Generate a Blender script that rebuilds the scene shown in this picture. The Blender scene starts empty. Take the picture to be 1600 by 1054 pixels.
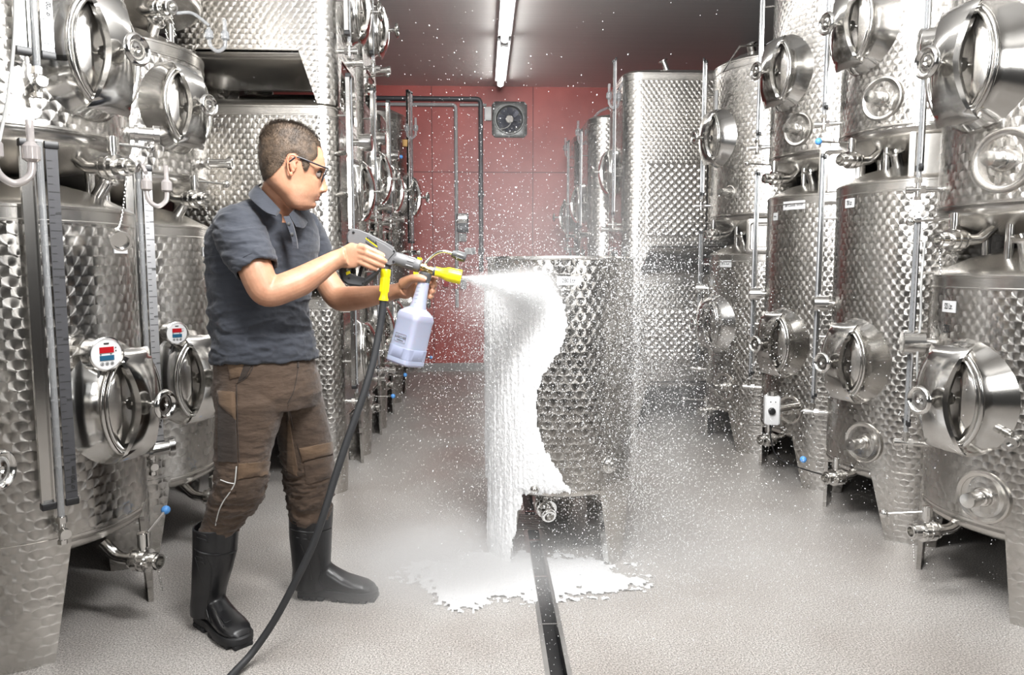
import bpy, bmesh, math, random
from mathutils import Vector, Matrix, noise
from math import sin, cos, pi, radians as R, sqrt, atan2, tan
random.seed(7)
scn = bpy.context.scene
COL = scn.collection
# ------------------------------------------------------------------ camera, light, exposure
FPX, CAMH, YAW, PITCH = 1150.0, 1.32, R(2.24), R(5.56)
cam_d = bpy.data.cameras.new('camera'); cam = bpy.data.objects.new('camera', cam_d); COL.objects.link(cam)
cam_d.sensor_fit = 'HORIZONTAL'; cam_d.sensor_width = 36; cam_d.lens = 36*FPX/1600
cam_d.clip_start = .05; cam_d.clip_end = 60
cam.location = (0, 0, CAMH); cam.rotation_euler = (pi/2-PITCH, 0, -YAW)
scn.camera = cam
_f = Vector((sin(YAW)*cos(PITCH), cos(YAW)*cos(PITCH), -sin(PITCH)))
_r = Vector((cos(YAW), -sin(YAW), 0)); _u = _r.cross(_f)
def ray(px, py): return _f + _r*((px-800)/FPX) - _u*((py-527)/FPX)
def atY(px, py, Y):
    """where the sight line of a point measured on the photograph meets the upright plane Y metres away"""
    d = ray(px, py); t = Y/d.y; return Vector((0, 0, CAMH)) + d*t
def atZ(px, py, Z):
    d = ray(px, py); t = (Z-CAMH)/d.z; return Vector((0, 0, CAMH)) + d*t

vs = scn.view_settings
scn.display_settings.display_device = 'sRGB'
vs.view_transform = 'Standard'; vs.look = 'None'; vs.exposure = -0.17; vs.gamma = 1.0; vs.use_curve_mapping = False
cy = scn.cycles
cy.max_bounces = 8; cy.glossy_bounces = 5; cy.diffuse_bounces = 3; cy.transparent_max_bounces = 12
cy.volume_bounces = 1; cy.volume_step_rate = 2.0; cy.volume_max_steps = 96; cy.sample_clamp_indirect = 6.0
cy.use_denoising = True; cy.caustics_reflective = False; cy.caustics_refractive = False

w = bpy.data.worlds.new('room_light'); scn.world = w; w.use_nodes = True
w.node_tree.nodes['Background'].inputs[0].default_value = (1, .985, .96, 1)
w.node_tree.nodes['Background'].inputs[1].default_value = .05
def area(name, loc, target, sx, sy, power, col=(1, 1, 1)):
    l = bpy.data.lights.new(name, 'AREA'); l.shape = 'RECTANGLE'; l.size = sx; l.size_y = sy; l.energy = power; l.color = col
    o = bpy.data.objects.new(name, l); COL.objects.link(o); o.location = loc
    o.rotation_euler = (Vector(target)-Vector(loc)).to_track_quat('-Z', 'Y').to_euler(); return o
area('softbox_lamp', (-2.3, -1.6, 2.6), (.2, 3.4, .9), 1.2, 1.2, 75)
area('softbox_lamp', (2.7, -1.5, 2.5), (.1, 3.8, .9), 1.2, 1.4, 70, (1, .985, .96))
area('added_ceiling_fill', (.2, 1.2, 2.75), (.2, 5.6, 3.5), .7, .7, 220)  # added fill out of view, aimed up to brighten the ceiling; no fixture
area('added_tank_fill', (.25, 2.35, 3.4), (.25, 2.75, 0), .8, .8, 62)  # extra unseen light added above the frame to lift the foam, drops and floor

# ------------------------------------------------------------------ materials
def nodemat(name):
    m = bpy.data.materials.new(name); m.use_nodes = True
    nt = m.node_tree; return m, nt, nt.nodes['Principled BSDF']
def lin(c):
    return tuple(((x/12.92) if x <= .04045 else ((x+.055)/1.055)**2.4) for x in c)
def hexc(h): return lin(tuple(int(h[i:i+2], 16)/255 for i in (0, 2, 4)))+(1,)
class NT:
    """short spelling for node wiring"""
    def __init__(s, nt): s.nt = nt
    def n(s, t, **k):
        nd = s.nt.nodes.new(t)
        for a, b in k.items(): setattr(nd, a, b)
        return nd
    def put(s, sock, v):
        if isinstance(v, bpy.types.NodeSocket): s.nt.links.new(v, sock)
        elif v is not None: sock.default_value = v
    def m(s, op, a, b=None, c=None):
        nd = s.n('ShaderNodeMath', operation=op); s.put(nd.inputs[0], a); s.put(nd.inputs[1], b)
        if c is not None: s.put(nd.inputs[2], c)
        return nd.outputs[0]
    def v(s, op, a, b=None, scale=None):
        nd = s.n('ShaderNodeVectorMath', operation=op); s.put(nd.inputs[0], a)
        if b is not None: s.put(nd.inputs[1], b)
        if scale is not None: s.put(nd.inputs['Scale'], scale)
        return nd.outputs['Value'] if op in ('LENGTH', 'DOT_PRODUCT', 'DISTANCE') else nd.outputs[0]
    def ramp(s, fac, stops):
        nd = s.n('ShaderNodeValToRGB'); e = nd.color_ramp.elements
        while len(e) < len(stops): e.new(.5)
        for i, (p, c) in enumerate(stops): e[i].position = p; e[i].color = c
        s.put(nd.inputs[0], fac); return nd.outputs[0]
    def noise(s, vec, scale, detail=3, rough=.5):
        nd = s.n('ShaderNodeTexNoise'); s.put(nd.inputs['Vector'], vec); nd.inputs['Scale'].default_value = scale
        nd.inputs['Detail'].default_value = detail; nd.inputs['Roughness'].default_value = rough; return nd.outputs[0]
    def bump(s, h, strength, dist):
        nd = s.n('ShaderNodeBump'); s.put(nd.inputs['Height'], h); nd.inputs['Strength'].default_value = strength
        nd.inputs['Distance'].default_value = dist; return nd.outputs[0]
def plain(name, col, metal=0, rough=.5, bump=None, vary=.0, vscale=8, **kw):
    m, nt, b = nodemat(name); q = NT(nt)
    col = col if len(col) == 4 else col+(1,)
    b.inputs['Base Color'].default_value = col; b.inputs['Metallic'].default_value = metal; b.inputs['Roughness'].default_value = rough
    for k, v in kw.items(): b.inputs[k.replace('_', ' ')].default_value = v
    tc = q.n('ShaderNodeTexCoord').outputs['Object']
    if vary:
        nz = q.noise(tc, vscale, 4)
        c0 = tuple(x*(1-vary) for x in col[:3])+(1,); c1 = tuple(min(1, x*(1+vary)) for x in col[:3])+(1,)
        q.put(b.inputs['Base Color'], q.ramp(nz, [(.3, c0), (.7, c1)]))
    if bump:
        q.put(b.inputs['Normal'], q.bump(q.noise(tc, bump[0], 3), bump[1], bump[2]))
    return m
STEEL_C = (.60, .58, .55)
def jewel(name, su, sv, rad, rough=.24, aniso=.95, dish=.06, col=STEEL_C):
    """circle-brushed stainless sheet: overlapping swirl marks in rows, each with its own brushing direction"""
    m, nt, b = nodemat(name); q = NT(nt)
    uv = q.n('ShaderNodeUVMap', uv_map='UVMap').outputs[0]
    sp = q.n('ShaderNodeSeparateXYZ'); q.put(sp.inputs[0], uv); u, v = sp.outputs[0], sp.outputs[1]
    j0 = q.m('FLOOR', q.m('DIVIDE', v, sv))
    def row(j):
        off = q.m('MULTIPLY', q.m('FLOORED_MODULO', j, 2.0), .5)
        uu = q.m('ADD', q.m('DIVIDE', u, su), off)
        c = q.m('ROUND', uu)
        du = q.m('MULTIPLY', q.m('SUBTRACT', uu, c), su)
        dv = q.m('SUBTRACT', v, q.m('MULTIPLY', j, sv))
        return du, dv, q.m('ADD', q.m('MULTIPLY', c, 7.31), q.m('MULTIPLY', j, 3.77))
    a = row(j0); bb = row(q.m('ADD', j0, 1.0))
    d2 = q.m('ADD', q.m('MULTIPLY', a[0], a[0]), q.m('MULTIPLY', a[1], a[1]))
    ins = q.m('LESS_THAN', d2, rad*rad)
    def pick(x, y): return q.m('ADD', q.m('MULTIPLY', ins, x), q.m('MULTIPLY', q.m('SUBTRACT', 1.0, ins), y))
    du, dv, idn = pick(a[0], bb[0]), pick(a[1], bb[1]), pick(a[2], bb[2])
    N = q.n('ShaderNodeNewGeometry').outputs['Normal']
    U = q.v('NORMALIZE', q.v('CROSS_PRODUCT', (0, 0, 1), N))
    dist = q.m('SQRT', q.m('ADD', q.m('ADD', q.m('MULTIPLY', du, du), q.m('MULTIPLY', dv, dv)), 1e-9))
    T = q.v('ADD', q.v('SCALE', U, scale=q.m('MULTIPLY', dv, -1.0)), q.v('SCALE', (0, 0, 1), scale=du))
    q.put(b.inputs['Tangent'], q.v('NORMALIZE', T))
    rad_dir = q.v('ADD', q.v('SCALE', U, scale=q.m('DIVIDE', du, rad)), q.v('SCALE', (0, 0, 1), scale=q.m('DIVIDE', dv, rad)))
    rnd = q.n('ShaderNodeTexWhiteNoise', noise_dimensions='1D'); q.put(rnd.inputs['W'], idn)
    rv = q.v('SCALE', q.v('SUBTRACT', rnd.outputs['Color'], (.5, .5, .5)), scale=.035)
    Nn = q.v('NORMALIZE', q.v('ADD', q.v('ADD', N, q.v('SCALE', rad_dir, scale=dish)), rv))
    q.put(b.inputs['Normal'], Nn)
    b.inputs['Base Color'].default_value = col+(1,)
    dirt = q.noise(q.n('ShaderNodeTexCoord').outputs['Object'], 3.0, 4)
    q.put(b.inputs['Base Color'], q.ramp(dirt, [(.3, tuple(c*.86 for c in col)+(1,)), (.7, col+(1,))]))
    q.put(b.inputs['Roughness'], q.m('ADD', q.m('MULTIPLY', rnd.outputs['Value'], .08), rough-.04))
    b.inputs['Metallic'].default_value = 1; b.inputs['Anisotropic'].default_value = aniso
    return m
MAT = {}
MAT['jewel'] = jewel('circle_brushed_steel', .046, .033, .0335)
MAT['jewel_small'] = jewel('fine_circle_brushed_steel', .040, .028, .0285)
MAT['steel'] = plain('satin_steel', STEEL_C, 1, .27, bump=(60, .08, .002), vary=.08)
MAT['polish'] = plain('polished_steel', (.68, .67, .65), 1, .14, bump=(14, .03, .003))
MAT['fitting'] = plain('turned_steel', (.72, .71, .69), 1, .18)
MAT['dim'] = plain('dull_grey_steel', (.42, .41, .40), 1, .38, vary=.15)
MAT['black'] = plain('black_plastic', (.012, .012, .013), 0, .4)
MAT['blue'] = plain('blue_plastic', hexc('5a9be0'), 0, .35)
MAT['white'] = plain('white_plastic', (.72, .72, .72), 0, .4)
MAT['paper'] = plain('white_label', (.62, .62, .62), 0, .6)
MAT['ink'] = plain('black_ink', (.02, .02, .02), 0, .6)
MAT['scale'] = plain('scale_strip_silver', (.50, .50, .51), .6, .35)
MAT['scale_dark'] = plain('scale_strip_grey', (.05, .05, .055), 0, .5)
MAT['red_disp'] = plain('red_display', (.35, .01, .015), 0, .2)
MAT['blue_disp'] = plain('blue_display', (.02, .09, .16), 0, .2)
MAT['red_plastic'] = plain('red_plastic', (.5, .02, .03), 0, .35)
MAT['cork'] = plain('cork', (.55, .33, .12), 0, .8)
MAT['wood'] = plain('pale_wood', (.62, .52, .36), 0, .7)
MAT['grey_cable'] = plain('grey_cable', (.45, .45, .44), 0, .45)
MAT['tube'] = plain('clear_tube', (.80, .82, .84), .0, .08, Transmission_Weight=.75, IOR=1.3)
MAT['pink_tube'] = plain('clear_airlock', (.86, .80, .78), .0, .12, Transmission_Weight=.7, IOR=1.25)

# ------------------------------------------------------------------ mesh building
class MB:
    def __init__(s): s.v = []; s.f = []; s.uv = []; s.mi = []; s.mat = 0; s.M = Matrix.Identity(4)
    def add(s, vs, fs, uvs=None):
        o = len(s.v); s.v += [tuple(s.M @ Vector(p)) for p in vs]
        for i, f in enumerate(fs):
            s.f.append(tuple(o+k for k in f)); s.mi.append(s.mat)
            s.uv.append([uvs[k] for k in f] if uvs else None)
    def loft(s, rings, closed=True, caps=(True, True), uv=None):
        n = len(rings[0]); vs = [p for r in rings for p in r]; fs = []; o = len(s.v)
        s.v += [tuple(s.M @ Vector(p)) for p in vs]
        m = n if closed else n-1
        for i in range(len(rings)-1):
            for j in range(m):
                k = (j+1) % n
                s.f.append((o+i*n+j, o+i*n+k, o+(i+1)*n+k, o+(i+1)*n+j)); s.mi.append(s.mat)
                if uv:
                    u0, u1 = uv[0][j], uv[0][j+1]
                    s.uv.append([(u0, uv[1][i]), (u1, uv[1][i]), (u1, uv[1][i+1]), (u0, uv[1][i+1])])
                else: s.uv.append(None)
        if closed and caps[0]: s.f.append(tuple(o+j for j in reversed(range(n)))); s.mi.append(s.mat); s.uv.append(None)
        if closed and caps[1]: s.f.append(tuple(o+(len(rings)-1)*n+j for j in range(n))); s.mi.append(s.mat); s.uv.append(None)
    def box(s, c, d, bev=0):
        x, y, z = c; a, b, e = d[0]/2, d[1]/2, d[2]/2
        if bev:
            t = bev; R_ = []
            def rr(ax, by, zz):
                return [(x+ax-t*1, y-by, zz), (x+ax, y-by+t, zz), (x+ax, y+by-t, zz), (x+ax-t, y+by, zz), (x-ax+t, y+by, zz), (x-ax, y+by-t, zz), (x-ax, y-by+t, zz), (x-ax+t, y-by, zz)]
            s.loft([rr(a-t*.6, b-t*.6, z-e), rr(a, b, z-e+t), rr(a, b, z+e-t), rr(a-t*.6, b-t*.6, z+e)])
        else:
            P = [(x+i*a, y+j*b, z+k*e) for k in (-1, 1) for i, j in ((-1, -1), (1, -1), (1, 1), (-1, 1))]
            s.add(P, [(3, 2, 1, 0), (4, 5, 6, 7), (0, 1, 5, 4), (1, 2, 6, 5), (2, 3, 7, 6), (3, 0, 4, 7)])
    def frame(s, p0, d):
        z = Vector(d).normalized(); a = Vector((0, 0, 1)) if abs(z.z) < .9 else Vector((1, 0, 0))
        x = a.cross(z).normalized(); y = z.cross(x); return Vector(p0), x, y, z
    def lathe(s, p0, d, prof, n=20, caps=(True, True)):
        """prof: (distance along d, radius)"""
        o, x, y, z = s.frame(p0, d)
        s.loft([[o+z*t+(x*cos(2*pi*i/n)+y*sin(2*pi*i/n))*max(r, 1e-5) for i in range(n)] for t, r in prof], caps=caps)
    def cyl(s, p0, p1, r0, r1=None, n=14):
        d = Vector(p1)-Vector(p0); s.lathe(p0, d, [(0, r0), (d.length, r0 if r1 is None else r1)], n)
    def tube(s, pts, r, n=10, closed=False, sm=0):
        P = [Vector(p) for p in pts]
        if sm: P = smooth(P, sm, closed)
        rr = r if callable(r) else (lambda t: r)
        N = len(P); rings = []; px = None
        for i in range(N):
            d = (P[(i+1) % N]-P[i-1]) if closed else (P[min(i+1, N-1)]-P[max(i-1, 0)])
            d.normalize()
            if px is None:
                a = Vector((0, 0, 1)) if abs(d.z) < .9 else Vector((1, 0, 0)); px = a.cross(d).normalized()
            px = (px-d*px.dot(d)).normalized(); py = d.cross(px)
            k = rr(i/(N-1))
            rings.append([P[i]+(px*cos(2*pi*j/n)+py*sin(2*pi*j/n))*k for j in range(n)])
        if closed: rings.append(rings[0]); s.loft(rings, caps=(False, False))
        else: s.loft(rings)
    def ball(s, c, r, n=14):
        s.lathe(Vector(c)-Vector((0, 0, r)), (0, 0, 1), [(r-r*cos(pi*i/8), r*sin(pi*i/8)) for i in range(9)], n)
    def hexn(s, p0, p1, r): s.cyl(p0, p1, r, n=6)
    def build(s, name, mats, parent=None, loc=None, sharp=35):
        me = bpy.data.meshes.new(name); me.from_pydata(s.v, [], s.f)
        mats = mats if isinstance(mats, (list, tuple)) else [mats]
        for m in mats: me.materials.append(MAT[m] if isinstance(m, str) else m)
        me.polygons.foreach_set('material_index', s.mi)
        if any(u is not None for u in s.uv):
            lay = me.uv_layers.new(name='UVMap'); k = 0
            for u, f in zip(s.uv, s.f):
                for i in range(len(f)):
                    if u: lay.data[k].uv = u[i]
                    k += 1
        me.polygons.foreach_set('use_smooth', [True]*len(s.f)); me.update()
        bm = bmesh.new(); bm.from_mesh(me); bmesh.ops.remove_doubles(bm, verts=bm.verts, dist=1e-6)
        bmesh.ops.recalc_face_normals(bm, faces=bm.faces); bm.to_mesh(me); bm.free()
        if sharp: me.set_sharp_from_angle(angle=R(sharp))
        o = bpy.data.objects.new(name, me); COL.objects.link(o)
        if parent: o.parent = parent
        if loc: o.location = loc
        return o
def smooth(P, k, closed=False):
    out = []; N = len(P)
    rng = range(N if closed else N-1)
    for i in rng:
        p0, p1, p2, p3 = (P[(i-1) % N] if (closed or i) else P[0]*2-P[1]), P[i], P[(i+1) % N], (P[(i+2) % N] if (closed or i+2 < N) else P[-1]*2-P[-2])
        for j in range(k):
            t = j/k; out.append(.5*((2*p1)+(p2-p0)*t+(2*p0-5*p1+4*p2-p3)*t*t+(3*p1-p0-3*p2+p3)*t**3))
    if not closed: out.append(P[-1])
    return out
def tag(o, label=None, cat=None, group=None, kind=None):
    if label: o['label'] = label
    if cat: o['category'] = cat
    if group: o['group'] = group
    if kind: o['kind'] = kind
    return o
def empty(name, loc, label=None, cat=None, group=None):
    o = bpy.data.objects.new(name, None); COL.objects.link(o); o.location = loc; o.empty_display_size = .1
    return tag(o, label, cat, group)
def text_mesh(name, txt, size, M, mat, parent, ext=.0004, bold=False):
    cu = bpy.data.curves.new(name, 'FONT'); cu.body = txt; cu.size = size; cu.align_x = 'CENTER'; cu.align_y = 'CENTER'; cu.extrude = ext; cu.offset = size*.012
    if bold: cu.offset = size*.045
    to = bpy.data.objects.new(name, cu); COL.objects.link(to)
    dg = bpy.context.evaluated_depsgraph_get(); me = bpy.data.meshes.new_from_object(to.evaluated_get(dg))
    bpy.data.objects.remove(to); bpy.data.curves.remove(cu)
    me.transform(M); me.materials.clear(); me.materials.append(MAT[mat] if isinstance(mat, str) else mat); me.name = name
    o = bpy.data.objects.new(name, me); COL.objects.link(o); o.parent = parent; return o
def T_(x, y, z): return Matrix.Translation((x, y, z))
def basis(o, x, y, z):
    return Matrix(((x[0], y[0], z[0], o[0]), (x[1], y[1], z[1], o[1]), (x[2], y[2], z[2], o[2]), (0, 0, 0, 1)))
def struct(mb, name, mat, **k):
    o = mb.build(name, mat, **k); o['kind'] = 'structure'; return o
# ------------------------------------------------------------------ the room
XL, XR, YB, YF, ZC = -2.75, 3.2, 9.25, -2.6, 3.5
def floor_mat():
    m, nt, b = nodemat('speckled_resin_floor'); q = NT(nt); tc = q.n('ShaderNodeTexCoord').outputs['Object']
    fine = q.noise(tc, 170, 2, .8); big = q.noise(tc, 1.7, 4, .6)
    c = q.ramp(fine, [(.36, (.15, .138, .128, 1)), (.47, (.40, .378, .355, 1)), (.55, (.50, .475, .45, 1)), (.66, (.80, .77, .73, 1))])
    mx = q.n('ShaderNodeMix', data_type='RGBA', blend_type='MULTIPLY'); mx.inputs[0].default_value = 1
    q.put(mx.inputs[6], c); q.put(mx.inputs[7], q.ramp(big, [(.3, (.80, .77, .75, 1)), (.62, (1, 1, 1, 1))]))
    q.put(b.inputs['Base Color'], mx.outputs[2])
    q.put(b.inputs['Roughness'], q.ramp(big, [(.35, (.30, .3, .3, 1)), (.6, (.48, .48, .48, 1))]))
    q.put(b.inputs['Normal'], q.bump(fine, .25, .002)); return m
def wall_mat():
    m, nt, b = nodemat('red_painted_panel'); q = NT(nt); tc = q.n('ShaderNodeTexCoord').outputs['Object']
    c = q.ramp(q.noise(tc, 2.2, 5), [(.3, (.34, .060, .050, 1)), (.7, (.46, .095, .080, 1))])
    q.put(b.inputs['Base Color'], c); b.inputs['Roughness'].default_value = .42
    q.put(b.inputs['Normal'], q.bump(q.noise(tc, 40, 3), .1, .003)); return m
def ceil_mat():
    m, nt, b = nodemat('brushed_metal_ceiling'); q = NT(nt); tc = q.n('ShaderNodeTexCoord').outputs['Object']
    mp = q.n('ShaderNodeMapping'); q.put(mp.inputs[0], tc); mp.inputs[3].default_value = (.4, 60, 1)
    nz = q.noise(mp.outputs[0], 3, 3)
    q.put(b.inputs['Base Color'], q.ramp(nz, [(.3, (.66, .65, .635, 1)), (.7, (.76, .75, .735, 1))]))
    b.inputs['Metallic'].default_value = .0; b.inputs['Roughness'].default_value = .30
    q.put(b.inputs['Normal'], q.bump(nz, .12, .002)); return m
MAT['floor'] = floor_mat(); MAT['red'] = wall_mat(); MAT['ceil'] = ceil_mat()
MAT['side'] = plain('grey_side_wall', (.030, .028, .027), 0, .5, vary=.1)
MAT['pipe'] = plain('grey_conduit', (.36, .36, .36), 0, .45)
MAT['pipe_dark'] = plain('dark_pipe', (.075, .078, .085), .2, .42)
# floor with a slot drain and a grate pit cut out of it
SLX = atZ(873, 1054, 0); SLB = atZ(823, 772, 0)
ddir = (SLB-SLX).normalized()
slope = ddir.x/ddir.y
def slot_x(y): return SLX.x+(y-SLX.y)*slope
GR = (atZ(804, 828, 0), atZ(848, 828, 0), atZ(848, 803, 0))
gx0, gx1, gy0, gy1 = GR[0].x, GR[1].x+.03, GR[0].y, GR[2].y
hw = .028
y_end = atZ(820, 690, 0).y
def rib(mb, ya, yb, fa, fb, z=0):
    mb.add([(fa(ya), ya, z), (fb(ya), ya, z), (fb(yb), yb, z), (fa(yb), yb, z)], [(0, 1, 2, 3)])
fl = MB()
L = lambda y: XL; Rr = lambda y: XR; sl = lambda y: slot_x(y)-hw; sr = lambda y: slot_x(y)+hw
rib(fl, YF, gy0, L, sl); rib(fl, YF, gy0, sr, Rr)
rib(fl, gy0, gy1, L, lambda y: gx0); rib(fl, gy0, gy1, lambda y: gx1, Rr)
rib(fl, gy1, y_end, L, sl); rib(fl, gy1, y_end, sr, Rr); rib(fl, y_end, YB, L, Rr)
fl.add([(XL, YF, -.02), (XR, YF, -.02), (XR, YB, -.02), (XL, YB, -.02)], [(0, 1, 2, 3)]) if False else None
struct(fl, 'floor', 'floor', sharp=0)
mb = MB(); mb.box(((XL+XR)/2, YB+.06, ZC/2), (XR-XL+.2, .12, ZC)); struct(mb, 'wall_back', 'red')
mb = MB(); mb.box((XL-.06, (YF+YB)/2, ZC/2), (.12, YB-YF, ZC)); struct(mb, 'wall_left', 'side')
mb = MB(); mb.box((XR+.06, (YF+YB)/2, ZC/2), (.12, YB-YF, ZC)); struct(mb, 'wall_right', 'side')
mb = MB(); mb.box(((XL+XR)/2, (YF+YB)/2, ZC+.05), (XR-XL, YB-YF, .1)); struct(mb, 'ceiling', 'ceil')
mb = MB(); mb.box(((XL+XR)/2, YB-.008, .05), (XR-XL, .016, .1)); struct(mb, 'baseboard_back', plain('grey_skirting', (.30, .29, .28), 0, .4))
mb = MB()
for x in (-.62, .62, 1.86): mb.box((x, YB-.001, ZC/2), (.012, .006, ZC))
for z in (2.47, 1.3): mb.box(((XL+XR)/2, YB-.001, z), (XR-XL, .006, .012))
struct(mb, 'trim_1', plain('red_panel_joint', (.20, .035, .03), 0, .5))
# drain
t = empty('slot_drain', (SLX.x, SLX.y, -.07), 'long dark slot drain with steel edges running down the middle of the floor', 'drain')
inv = T_(-t.location.x, -t.location.y, -t.location.z)
mb = MB(); mb.M = inv
for a, b in ((1.2, gy0), (gy1, y_end)):
    A = [(slot_x(y)+s*hw, y) for y in (a, b) for s in (-1, 1)]
    mb.add([(A[0][0], a, 0), (A[1][0], a, 0), (A[3][0], b, 0), (A[2][0], b, 0), (A[0][0], a, -.07), (A[1][0], a, -.07), (A[3][0], b, -.07), (A[2][0], b, -.07)],
           [(0, 4, 7, 3), (1, 2, 6, 5), (4, 5, 6, 7), (0, 1, 5, 4), (2, 3, 7, 6)])
mb.build('channel', 'black', t)
for s in (-1, 1):
    mb = MB(); mb.M = inv
    for a, b in ((1.2, gy0), (gy1, y_end)):
        P = [(slot_x(y)+s*(hw-.0), y) for y in (a, b)]; Q = [(slot_x(y)+s*(hw+.016), y) for y in (a, b)]
        mb.loft([[(P[i][0], P[i][1], -.03), (P[i][0], P[i][1], .002), (Q[i][0], Q[i][1], .002), (Q[i][0], Q[i][1], -.03)] for i in (0, 1)])
    mb.build('edge_rail', 'dim', t)
mb = MB(); mb.M = inv
for k in range(9):
    y = 1.35+.42*k
    mb = MB(); mb.M = T_(-t.location.x, -t.location.y, -t.location.z)
    if not gy0-.03 < y < gy1+.03 and y < y_end: mb.box((slot_x(y), y, -.006), (2*hw, .008, .008)); mb.build('cross_bar', 'fitting', t)
pass
t = empty('drain_grate', ((gx0+gx1)/2, (gy0+gy1)/2, -.07), 'square slatted steel grate set in the slot drain under the small tank', 'drain grate')
inv = T_(*(-t.location))
mb = MB(); mb.M = inv; X0, X1, Y0, Y1 = gx0+.001, gx1-.001, gy0+.001, gy1-.001
mb.add([(X0, Y0, 0), (X1, Y0, 0), (X1, Y1, 0), (X0, Y1, 0), (X0, Y0, -.07), (X1, Y0, -.07), (X1, Y1, -.07), (X0, Y1, -.07)], [(0, 1, 5, 4), (1, 2, 6, 5), (2, 3, 7, 6), (3, 0, 4, 7), (4, 5, 6, 7)])
mb.build('pit', 'black', t)
mb = MB(); mb.M = inv
for k in range(9):
    y = Y0+(Y1-Y0)*(k+.5)/9; mb.box(((X0+X1)/2, y, -.006), (X1-X0, .008, .012))
mb.box((X0+.005, (Y0+Y1)/2, -.006), (.01, Y1-Y0, .012)); mb.box((X1-.005, (Y0+Y1)/2, -.006), (.01, Y1-Y0, .012))
mb.build('slats', 'dim', t)
# ceiling lights
def tube_lamp(y0, y1, lab):
    t = empty('fluorescent_lamp', (.21, (y0+y1)/2, ZC), lab, 'ceiling light', 'fluorescent lamps in a line along the ceiling'); h = (y1-y0)/2
    mb = MB(); mb.box((0, 0, -.02), (.13, 2*h, .04), .005); mb.build('housing', plain('lamp_housing', (.6, .6, .6), 0, .4) if 'lamp_housing' not in bpy.data.materials else bpy.data.materials['lamp_housing'], t)
    m = bpy.data.materials.get('lit_tube')
    if not m:
        m, nt, b = nodemat('lit_tube'); b.inputs['Emission Color'].default_value = (1, .985, .96, 1); b.inputs['Emission Strength'].default_value = 17
    mb = MB(); mb.cyl((0, -h+.04, -.075), (0, h-.04, -.075), .034, n=16); mb.build('lit_tube', m, t)
    for s in (-1, 1):
        mb = MB(); mb.box((0, s*(h-.02), -.055), (.075, .04, .085), .006); mb.build('end_cap', 'white', t)
tube_lamp(7.25, 8.85, 'lit white tube lamp on the ceiling closest to the red wall')
tube_lamp(5.6, 7.15, 'lit white tube lamp on the ceiling cut off by the top of the picture')
for k in range(4): tube_lamp(3.95-1.65*k, 5.5-1.65*k, ('lit white tube lamp on the ceiling above the open tank', 'lit white tube lamp on the ceiling above the man', 'lit white tube lamp on the ceiling in front of the man, above the frame', 'lit white tube lamp on the ceiling farthest from the red wall')[k])
# fan
c = atY(796, 187, YB); t = empty('extractor_fan', (c.x, YB, c.z), 'square grey wall fan with dark blades on the red wall', 'fan')
mb = MB(); w2 = .215
def sq(h, y, n=8):
    return [(x*h, y, z*h) for x, z in ((-1, -1), (1, -1), (1, 1), (-1, 1))]
N_ = 32
def circ(r, y): return [(r*cos(2*pi*(i+.5)/N_-pi*.75), y, r*sin(2*pi*(i+.5)/N_-pi*.75)) for i in range(N_)]
def sqn(h, y):
    out = []
    for i in range(N_):
        a = 2*pi*(i+.5)/N_-pi*.75; k = 1/max(abs(cos(a)), abs(sin(a))); out.append((h*k*cos(a), y, h*k*sin(a)))
    return out
mb.loft([sqn(w2, -.001), sqn(w2, -.018), sqn(w2-.01, -.025), circ(.185, -.027), circ(.178, -.04), circ(.168, -.04), circ(.16, -.022), circ(.15, -.005)], caps=(False, False))
for a in (-1, 1):
    for b in (-1, 1): mb.cyl((a*.19, -.02, b*.19), (a*.19, -.034, b*.19), .01, n=8)
mb.build('frame', plain('grey_cast_metal', (.16, .165, .16), .5, .4, vary=.3, vscale=20), t)
mb = MB(); mb.lathe((0, -.0015, 0), (0, -1, 0), [(0, .152), (.001, .152)], 32); mb.build('duct', 'black', t)
for k in range(9):
    a = 2*pi*k/9; mb = MB(); u_ = Vector((cos(a), 0, sin(a))); v_ = Vector((-sin(a), 0, cos(a)))
    rows = []
    for rr_, wv, sk in ((.035, .014, 0), (.07, .03, .006), (.11, .037, .014), (.142, .034, .022)):
        rows.append([tuple(u_*rr_+v_*(wv*s+sk)+Vector((0, -.016+.009*s+e, 0))) for s, e in ((-1, 0), (1, 0), (1, -.002), (-1, -.002))])
    mb.loft(rows); mb.build('blade', plain('fan_blade', (.055, .06, .085), .3, .3) if k == 0 else bpy.data.materials['fan_blade'], t)
mb = MB(); mb.lathe((0, -.01, 0), (0, -1, 0), [(0, .048), (.03, .048), (.036, .042), (.038, .0)], 24); mb.build('hub', plain('fan_hub', (.36, .34, .31), .2, .4), t)
mb = MB(); mb.tube([(0, -.05, -.01), (.01, -.06, -.06), (-.03, -.055, -.1), (-.09, -.045, -.12), (-.15, -.04, -.12)], .006, 8, sm=5); mb.build('cable', 'grey_cable', t)
# pipes on the back wall
def wp(x, y, off=.05): p = atY(x, y, YB-off); return p
def pipe(name, pts, r, mat, lab, cat='pipe', clips=()):
    t = empty(name, pts[0], lab, cat); mb = MB(); mb.M = T_(*(-Vector(pts[0]))); mb.tube(pts, r, 12); mb.build('pipe', mat, t)
    for c_ in clips:
        mb = MB(); mb.M = T_(*(-Vector(pts[0]))); c_ = Vector(c_); mb.box((c_.x, YB-.028, c_.z), (r*2.6, .046, r*2.6), .004); mb.build('clip', 'pipe_dark', t)
ptl = wp(520, 151); ptr = wp(753, 156); zt = (ptl.z+ptr.z)/2
def elbow(a, b, c, k=.06):
    a, b, c = map(Vector, (a, b, c)); p = b+(a-b).normalized()*k; q = b+(c-b).normalized()*k
    return [a, p]+[p*(1-t)**2+b*2*t*(1-t)+q*t*t for t in (.25, .5, .75)]+[q, c]
xb = wp(752, 400).x
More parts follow.
